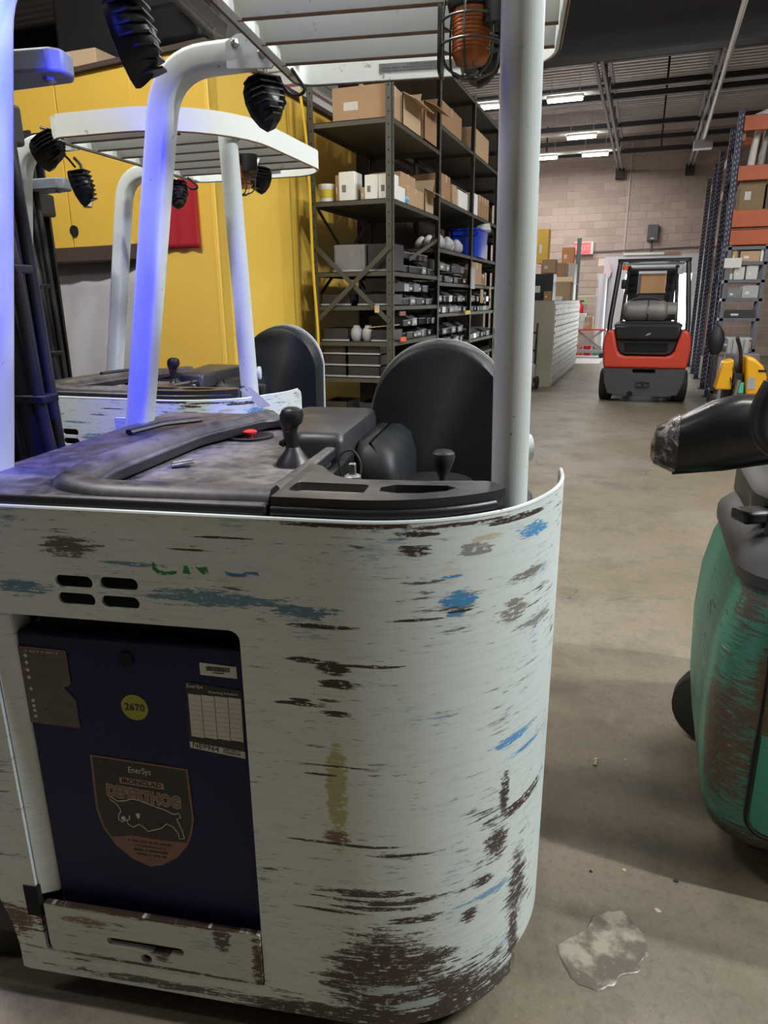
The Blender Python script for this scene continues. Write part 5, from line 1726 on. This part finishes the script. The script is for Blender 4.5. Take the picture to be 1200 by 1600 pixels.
MB().plate(fr([(1156, 598), (1163, 598), (1162, 615), (1154, 615)]), [], .01, XZ(.04)).build('teal_tag', M_TEAL, pj)
MB().tube(smooth_path([(PX(1146, 560, 9.6), .06, zz(590)), (PX(1150, 560, 9.6), .0, zz(605)), (PX(1155, 560, 9.6), .02, zz(592)), (PX(1148, 560, 9.6), .04, zz(575))], .05), .008, 8).build('hose', M_BLK, pj)
MB().bb(PX(1140, 560, 9.6), PX(1195, 560, 9.6), .35, .5, .1, zz(556)).build('mast_plate', M_GREYM, pj, .01)
MB().tube(smooth_path([(0, .25, .5), (-.05, .15, .9), (-.12, .05, 1.05)], .1), .022, 10).build('tiller', M_BLKM, pj)
for x in (-.22, .18): MB().bb(x-.08, x+.08, .45, 1.22, .06, .12).build('fork', M_BLKM, pj, .015)
for x in (-.25, .22):
    MB().lathe([(.07, -.04), (.08, -.03), (.08, .03), (.07, .04)], (x, .2, .08), (1, 0, 0), 18).build('wheel', M_RUBBER, pj)
tag(pj, 'yellow pallet truck parked before the grey parts shelf', 'pallet truck')
# grey ribbed chute / stool behind it
st = empty('plastic_stool', (at(1150, 530, 10.95).x, 10.95, 0))
MB().plate([(-.16, 0), (.20, 0), (.17, .98), (-.10, .98)], [], .03, XZ(.0)).build('front', M_BINE, st, .01)
for k in range(4): MB().bb(-.10+.07*k, -.05+.07*k, -.02, .01, .76, .97).build('rib', M_BINE, st, .005)
MB().bb(-.12, .20, 0, .30, .96, .99).build('seat', M_BINE, st, .01)
tag(st, 'pale grey ribbed plastic stand behind the yellow pallet truck', 'stand')
sb = MB().loft([[(at(1122, 510, 11.0).x+a*math.cos(R_(t_)), 11.0+a*math.sin(R_(t_))*.8, z) for t_ in range(0, 360, 30)] for a, z in ((.05, .76), (.09, .82), (.11, .95), (.09, 1.06), (.04, 1.13), (.015, 1.16))]).build('waste_bag', M_BLKM, None, smooth=60)
tag(sb, 'full dark bag hanging at the side of the grey shelf', 'bag')

# ================================================================== drawer cabinets along the aisle on the left
CXF = -1.50
dw = None
YC = [13.0, 14.25, 15.5, 16.75]
names = ['nearest', 'second', 'third', 'farthest']
for ci, y in enumerate(YC):
    cb = empty('drawer_cabinet', (CXF, y, 0))
    MB().bb(-.62, -.004, 0, 1.24, 0, 1.50).build('body', M_CAB, cb, .006)
    for r_ in range(7):
        for c_ in range(4):
            if dw is None:
                dw = MB().bb(-.01, .016, -.14, .14, -.09, .09).build('drawer', M_DRAW, cb, .006, seg=1)
                hd = MB().bb(.016, .034, -.05, .05, -.02, .012).build('pull', M_STEEL, dw, .004, seg=1)
                o = dw
            else:
                o = dw.copy()
                COL.objects.link(o)
                o.parent = cb
                h2 = hd.copy()
                COL.objects.link(h2)
                h2.parent = o
            o.location = (0, .17+.30*c_, .16+.198*r_)
    tag(cb, names[ci]+' of the beige drawer cabinets lining the aisle', 'cabinet')


def stuff_at(u0, u1, v0, v1, Y, dep, mat, label, name='carton', flaps=False, zb=None):
    a, b = at(u0, v1, Y), at(u1, v0, Y)
    z0 = a.z if zb is None else zb
    return carton(a.x, b.x, Y, Y+dep, z0-.001, b.z-z0, mat, label, None, flaps=flaps, tape=False)


stuff_at(838, 858, 357, 412, 15.6, .35, M_YELC, 'tall yellow carton above the drawer cabinets')
carton(-2.1, -1.62, 15.4, 16.1, 1.50, at(850, 412, 15.6).z-1.5, M_CARD2, 'large carton under the tall yellow one')
stuff_at(846, 868, 405, 427, 13.3, .35, M_CARD, 'brown carton on top of the black crate')
bz = at(850, 428, 13.2).z
carton(-1.96, -1.56, 13.1, 13.55, 1.50, bz-1.502, M_BIN, 'black crate on the nearest drawer cabinet', tape=False)
stuff_at(861, 893, 440, 468, 14.4, .4, M_CARD3, 'open carton with papers on the second drawer cabinet', flaps=True, zb=1.5)
stuff_at(849, 862, 455, 470, 13.02, .07, M_CARD2, 'small brown carton on the front edge of the nearest cabinet', zb=1.5)
stuff_at(877, 897, 386, 412, 17.0, .4, M_ORGC, 'orange-brown carton stack high on the far cabinets')
carton(-2.0, -1.56, 16.9, 17.5, 1.50, at(880, 412, 17.0).z-1.502, M_DRAW, 'pale carton under the orange-brown one', tape=False)
o = MB().lathe([(.05, 0), (.06, .25), (.03, .30), (.012, .42), (.001, .43)], (-1.72, 15.0, 1.501), (0, 0, 1), 14).build('spray_bottle', M_BINE, None)
tag(o, 'grey spray bottle standing on the cabinets', 'bottle')
for nm, x in (('white_sheet', .0),):
    o = MB().box((-1.62, 14.12, 1.537), (.20, .26, .07), .3, 0).build('paper_stack', M_WBOX, None, .003)
    tag(o, 'white paper stack at the edge of the second cabinet', 'papers')
# green grey upright post standing behind the cabinets
p = at(897, 500, 18.9)
o = MB()
o.bb(p.x-.05, p.x+.05, 18.9, 18.96, 0, at(905, 372, 18.9).z)
o.bb(p.x-.05, p.x-.035, 18.9, 19.02, 0, at(905, 372, 18.9).z)
o = o.build('steel_post', pm('green_grey_steel', (.10, .14, .13), .6), None, .004)
tag(o, 'green-grey steel post behind the drawer cabinets', 'post')
# black hand truck at the near end of the cabinets
hx = at(838, 560, 12.6).x
ht = empty('hand_truck', (hx-.16, 12.6, 0))
for x in (-.14, .14):
    MB().tube(smooth_path([(x, 0, .12), (x, .05, .95), (x, .10, 1.12)], .1), .018, 10).build('side_rail', M_BLK, ht)
    MB().lathe([(.08, -.03), (.11, -.02), (.11, .02), (.08, .03)], (x+.04*(1 if x > 0 else -1), .08, .11), (1, 0, 0), 20).build('wheel', M_RUBBER, ht)
for z in (.35, .65, .95): MB().bb(-.14, .14, .0+z*.05, .02+z*.05, z, z+.03).build('cross_bar', M_BLK, ht, .003)
MB().bb(-.18, .18, -.20, .02, .04, .055).build('toe_plate', M_BLK, ht)
MB().bb(-.10, .16, -.10, -.02, .20, .45).build('canister', M_BINE, ht, .03)
tag(ht, 'black hand truck leaning at the end of the drawer cabinets', 'hand truck')
o = empty('grey_locker', (hx-.80, 13.6, 0))
MB().bb(-.02, .34, 0, .5, 0, 2.2).build('body', M_GREYM, o, .006)
MB().bb(.02, .30, -.008, 0, .1, 2.1).build('door_leaf', M_BINE, o, .004)
tag(o, 'tall grey locker half hidden by the white truck post', 'locker')

# ================================================================== things by the far wall
# scissor cart
sc = empty('scissor_cart', (at(920, 560, 20.2).x, 20.2, 0))
tx0, tx1 = at(895, 513, 20.2).x-sc.location.x, at(948, 513, 20.2).x-sc.location.x
tz = at(920, 514, 20.2).z
MB().bb(tx0, tx1, -.25, .25, tz-.03, tz).build('table', M_REDB, sc, .006)
MB().bb(tx0, tx1, -.22, .22, .14, .20).build('base', M_BINE, sc, .006)
for y in (-.2, .2):
    MB().beam((tx0+.1, y, .2), (tx1-.1, y, tz-.04), .05, .02, up=(0, 1, 0)).build('scissor_arm', M_BINE, sc)
    MB().beam((tx1-.1, y+.02, .2), (tx0+.1, y+.02, tz-.04), .05, .02, up=(0, 1, 0)).build('scissor_arm', M_BINE, sc)
    for x in (tx0+.08, tx1-.08):
        MB().lathe([(.05, -.02), (.065, -.015), (.065, .015), (.05, .02)], (x, y, .068), (0, 1, 0), 16).build('caster', M_BLKM, sc)
tag(sc, 'scissor lift cart with a red table near the far wall', 'cart')
carton(sc.location.x+tx0+.02, sc.location.x+tx0+.30, 20.02, 20.35, tz, .20, M_WBOX, 'lower white carton on the scissor cart', tape=False)
carton(sc.location.x+tx0+.05, sc.location.x+tx0+.32, 20.02, 20.33, tz+.203, .20, M_WBOX, 'upper white carton on the scissor cart', tape=False)
carton(sc.location.x+tx0+.34, sc.location.x+tx0+.52, 20.02, 20.33, tz, .32, M_CARD3, 'cream carton beside the white ones on the cart')
for u, mt, lb, sc_ in ((903, M_ORANGE, 'orange bucket behind the scissor cart', .72), (918, M_REDB, 'red bucket behind the scissor cart', .66), (933, M_TEAL, 'teal tub behind the scissor cart', .66)):
    p = at(u, 545, 21.0)
    r = empty('bucket', (p.x, 21.0, 0))
    MB().lathe([(.14*sc_, 0), (.17*sc_, .36*sc_), (.18*sc_, .36*sc_), (.18*sc_, .40*sc_), (.16*sc_, .40*sc_), (.13*sc_, .02)], (0, 0, 0), (0, 0, 1), 20).build('body', mt, r)
    MB().tube([(.18*sc_*math.cos(R_(a)), -.05-.1*math.sin(R_(a)), .38*sc_-.12*math.sin(R_(a))) for a in range(0, 181, 20)], .006, 6).build('handle', M_STEEL, r)
    r.location.z = .0
    tag(r, lb, 'bucket')
# fire extinguisher on the wall, white roll, white posts
p = at(906, 485, 21.9)
r = empty('fire_extinguisher', (p.x, 21.98, p.z))
MB().lathe([(.07, -.22), (.085, -.2), (.085, .12), (.05, .18), (.025, .2), (.025, .24)], (0, 0, 0), (0, 0, 1), 18).build('cylinder', M_REDB, r)
MB().bb(-.02, .10, -.02, .02, .24, .28).build('handle', M_BLKM, r, .005)
MB().box((.13, -.03, .28), (.05, .02, .22), 0, 0, R_(-30)).build('inspection_tag', pm('lime_tag', (.25, .75, .15), .6), r)
MB().bb(-.02, .02, .08, .2, -.05, .05).build('wall_hook', M_BLKM, r)
tag(r, 'red fire extinguisher with a lime tag on the block wall', 'extinguisher')
p0, p1 = at(934, 540, 21.6), at(942, 428, 21.6)
o = MB().tube([(p0.x, 21.6, 0), (p1.x, 21.75, p1.z)], .13, 20).build('white_roll', M_PANELW, None)
tag(o, 'tall white roll leaning by the dock door', 'roll')
o = MB().plate([(-.12, -.22), (0, .24), (.12, -.05), (.06, -.26), (-.05, -.28)], [], .03, lambda a, b, d: (at(949, 420, 21.8).x+a, 21.9-d, at(949, 420, 21.8).z+b)).build('pink_cloth', pm('pale_pink_cloth', (.80, .60, .66), .8), None)
tag(o, 'pale pink cloth hanging at the corner of the dock door', 'cloth')
o = MB().bb(-1.9, -.95, 18.2, 21.0, 0, .006).build('trim_6', pm('pale_floor_patch', (.62, .61, .62), .5), None)  # thin pale sheet laid over the concrete
o['label'] = 'pale floor patch under the scissor cart'
o['kind'] = 'structure'

# ================================================================== green truck at the right edge
gt = empty('green_truck', (.62, 2.1, 0))


def gring(z, grow, n=40):
    """plan outline of the body: rounded nose toward the aisle"""
    x0, x1, y0, y1 = .285-grow, 1.75, 1.735-grow, 2.75+grow
    pts = []
    for x, y in rrect(x0, x1, y0, y1, (.1, .42, .12, .1), 10): pts.append((x-.62, y-2.1, z))
    return pts


def guv(co):
    return (math.atan2(co.y+.15, -(co.x-.05))*.25+.25 if False else (co.x+.36)+(.0 if co.y < -.3 else -(co.y+.36)), co.z)


rings = [gring(.10, -.03), gring(.125, -.004), gring(.17, .012), gring(.30, .030), gring(.50, .040), gring(.66, .034), gring(.78, .014), gring(.845, -.008)]
MB().loft(rings).build('body', M_GREENP, gt, smooth=50, uvf=guv)
# side door sheet with a gap round it
dr = rrect(.362-.62, 1.10-.62, .20, .80, (.02, .05, .06, .02), 5)
MB().plate(dr, [], .014, lambda a, b, d: (a, 1.688-2.1-(.0 if b < .66 else -(b-.66)*.2)+d, b)).build('door_sheet', M_GREEN2, gt, .004, uvf=lambda c: (c.x, c.z))
MB().tube([(a, 1.690-2.1-(.0 if b < .66 else -(b-.66)*.2), b) for a, b in rrect(.355-.62, 1.107-.62, .193, .807, (.02, .05, .06, .02), 5)], .006, 6, closed=True).build('door_gap', M_DARK, gt)
# plastic top cover
rings = [gring(.840, .012), gring(.868, .012), gring(.895, -.012), gring(.915, -.06), gring(.925, -.12)]
MB().loft(rings).build('top_cover', M_DECKG, gt, smooth=40)
MB().loft([[(x-.62, y-2.1, z) for x, y in rrect(.33-g_, 1.5, 1.98-g_, 2.7, (.1, .2, .16, .1), 6)] for z, g_ in ((.90, 0), (.985, 0), (1.015, -.03), (1.02, -.08))]).build('console', M_DECKG, gt, smooth=40)
MB().box((.322-.62, 2.02-2.1, .945), (.09, .07, .035), .5).build('latch', M_BLK, gt, .01)
# raised arm with stretch-wrapped end
A = []
for u, v0, v1, Y, w_ in ((1019, 690, 712, 1.90, .02), (1026, 668, 722, 1.90, .05), (1060, 650, 736, 1.92, .07), (1110, 626, 734, 1.94, .085), (1150, 616, 730, 1.96, .09), (1200, 618, 722, 1.98, .09), (1300, 640, 700, 2.0, .09)):
    a, b = at(u, v0, Y), at(u, v1, Y)
    x = (a.x+b.x)/2
    ring_ = []
    for t_ in range(0, 360, 24):
        c_, s_ = math.cos(R_(t_)), math.sin(R_(t_))
        c_ = math.copysign(abs(c_)**.7, c_)
        s_ = math.copysign(abs(s_)**.7, s_)
        zz_ = (a.z+b.z)/2 + s_*(a.z-b.z)/2
        ring_.append((x-.62+.03*s_*0, Y-2.1+c_*w_ + .0, zz_))
    A.append(ring_)
arm = MB().loft(A).build('arm_cover', M_BLKG, gt, smooth=60)
wr = []
for k_ in range(3):
    cen = Vector((sum(p[0] for p in A[k_])/15, sum(p[1] for p in A[k_])/15, sum(p[2] for p in A[k_])/15))
    wr.append([cen+(Vector(p)-cen)*1.05 + Vector((-.004, 0, 0)) for p in A[k_]])
MB().loft(wr).build('wrapped_end', M_WRAP, arm, smooth=60)
MB().tube([at(1050, 738, 1.88)-Vector((.62, 2.1, 0)), at(1130, 732, 1.9)-Vector((.62, 2.1, 0)), at(1230, 718, 1.92)-Vector((.62, 2.1, 0))], .006, 6).build('arm_lip', M_BLK, arm)
MB().tube(smooth_path([at(1210, 600, 1.80)-Vector((.62, 2.1, 0)), at(1187, 640, 1.80)-Vector((.62, 2.1, 0)), at(1186, 680, 1.80)-Vector((.62, 2.1, 0)), at(1210, 700, 1.80)-Vector((.62, 2.1, 0))], .04), .024, 10).build('grab_handle', M_BLK, gt)
px = at(1199, 850, 1.95)
MB().tube([(px.x-.62+.01, 1.95-2.1, .86), (px.x-.62+.015, 1.95-2.1, 1.16)], .022, 12).build('column', M_BLK, gt)
for x, y in ((.415, 2.40), (1.5, 2.36), (1.5, 1.9), (.62, 1.95)):
    wh = MB().lathe([(.10, -.05), (.135, -.04), (.14, 0), (.135, .04), (.10, .05)], (x-.62-(.06 if x < .45 else 0), y-2.1, .14), (0, 1, .0) if x > .45 else (.25, 1, 0), 26).build('wheel', M_RUBBER, gt)
MB().bb(.40-.62, 1.70-.62, 1.82-2.1, 2.65-2.1, .05, .12).build('chassis', M_BLKM, gt)
tag(gt, 'low scraped green truck with black top cover at the right edge', 'truck')

# ================================================================== on the floor
c0 = atz(940, 1490, 0)
rr = random.Random(4)
rim_ = [(870, 1478), (893, 1462), (915, 1455), (925, 1432), (950, 1425), (972, 1424), (990, 1442), (1003, 1458), (1013, 1480), (1012, 1495), (1000, 1506), (1000, 1520), (972, 1525), (958, 1540), (935, 1548), (910, 1542), (893, 1530), (878, 1505)]
P_ = []
for i in range(len(rim_)):
    for k_ in range(3):
        a, b = Vector(rim_[i]), Vector(rim_[(i+1) % len(rim_)])
        q = a.lerp(b, k_/3)+Vector((rr.uniform(-1.5, 1.5), rr.uniform(-1.5, 1.5)))
        P_.append(atz(q.x, q.y, 0))
rings = []
for s_, z in ((1.0, .0003), (.98, .0016), (.93, .0024), (.80, .0020), (.55, .0026), (.25, .0024)):
    rings.append([c0+(p-c0)*s_+Vector((0, 0, z+rr.uniform(0, .0008))) for p in P_])
o = MB().loft(rings).build('dried_spill', M_RESIN, None, smooth=80)
tag(o, 'dried pale resin spill on the concrete before the trucks', 'spill')
# scraps
p = atz(930, 1192, 0)
mb = MB()
for k_ in range(4): mb.box((p.x+.0015*(k_ % 2), p.y-.014+.010*k_, .004), (.012, .007, .006), .4*(k_ % 2))
tag(mb.build('plastic_scrap', M_SCRAP), 'toothed cream plastic scrap on the floor', 'scrap')
for u, v, w_, lb in ((1027, 1423, .010, 'small cream crumb to the right of the dried spill'), (978, 1188, .006, 'tiny white crumb right of the toothed scrap'), (923, 1362, .006, 'tiny dark chip beyond the dried spill'), (975, 1360, .007, 'small pale shred beyond the dried spill'), (1056, 1377, .008, 'small dark chip near the green truck')):
    p = atz(u, v, 0)
    o = MB().loft([[(p.x+w_*s_*math.cos(R_(a))*rr.uniform(.6, 1.1), p.y+w_*s_*.7*math.sin(R_(a)), z) for a in range(0, 360, 45)] for s_, z in ((1, .0003), (.8, .003), (.3, .004))]).build('debris_chip', M_BLKM if 'dark' in lb else M_SCRAP)
    tag(o, lb, 'debris')
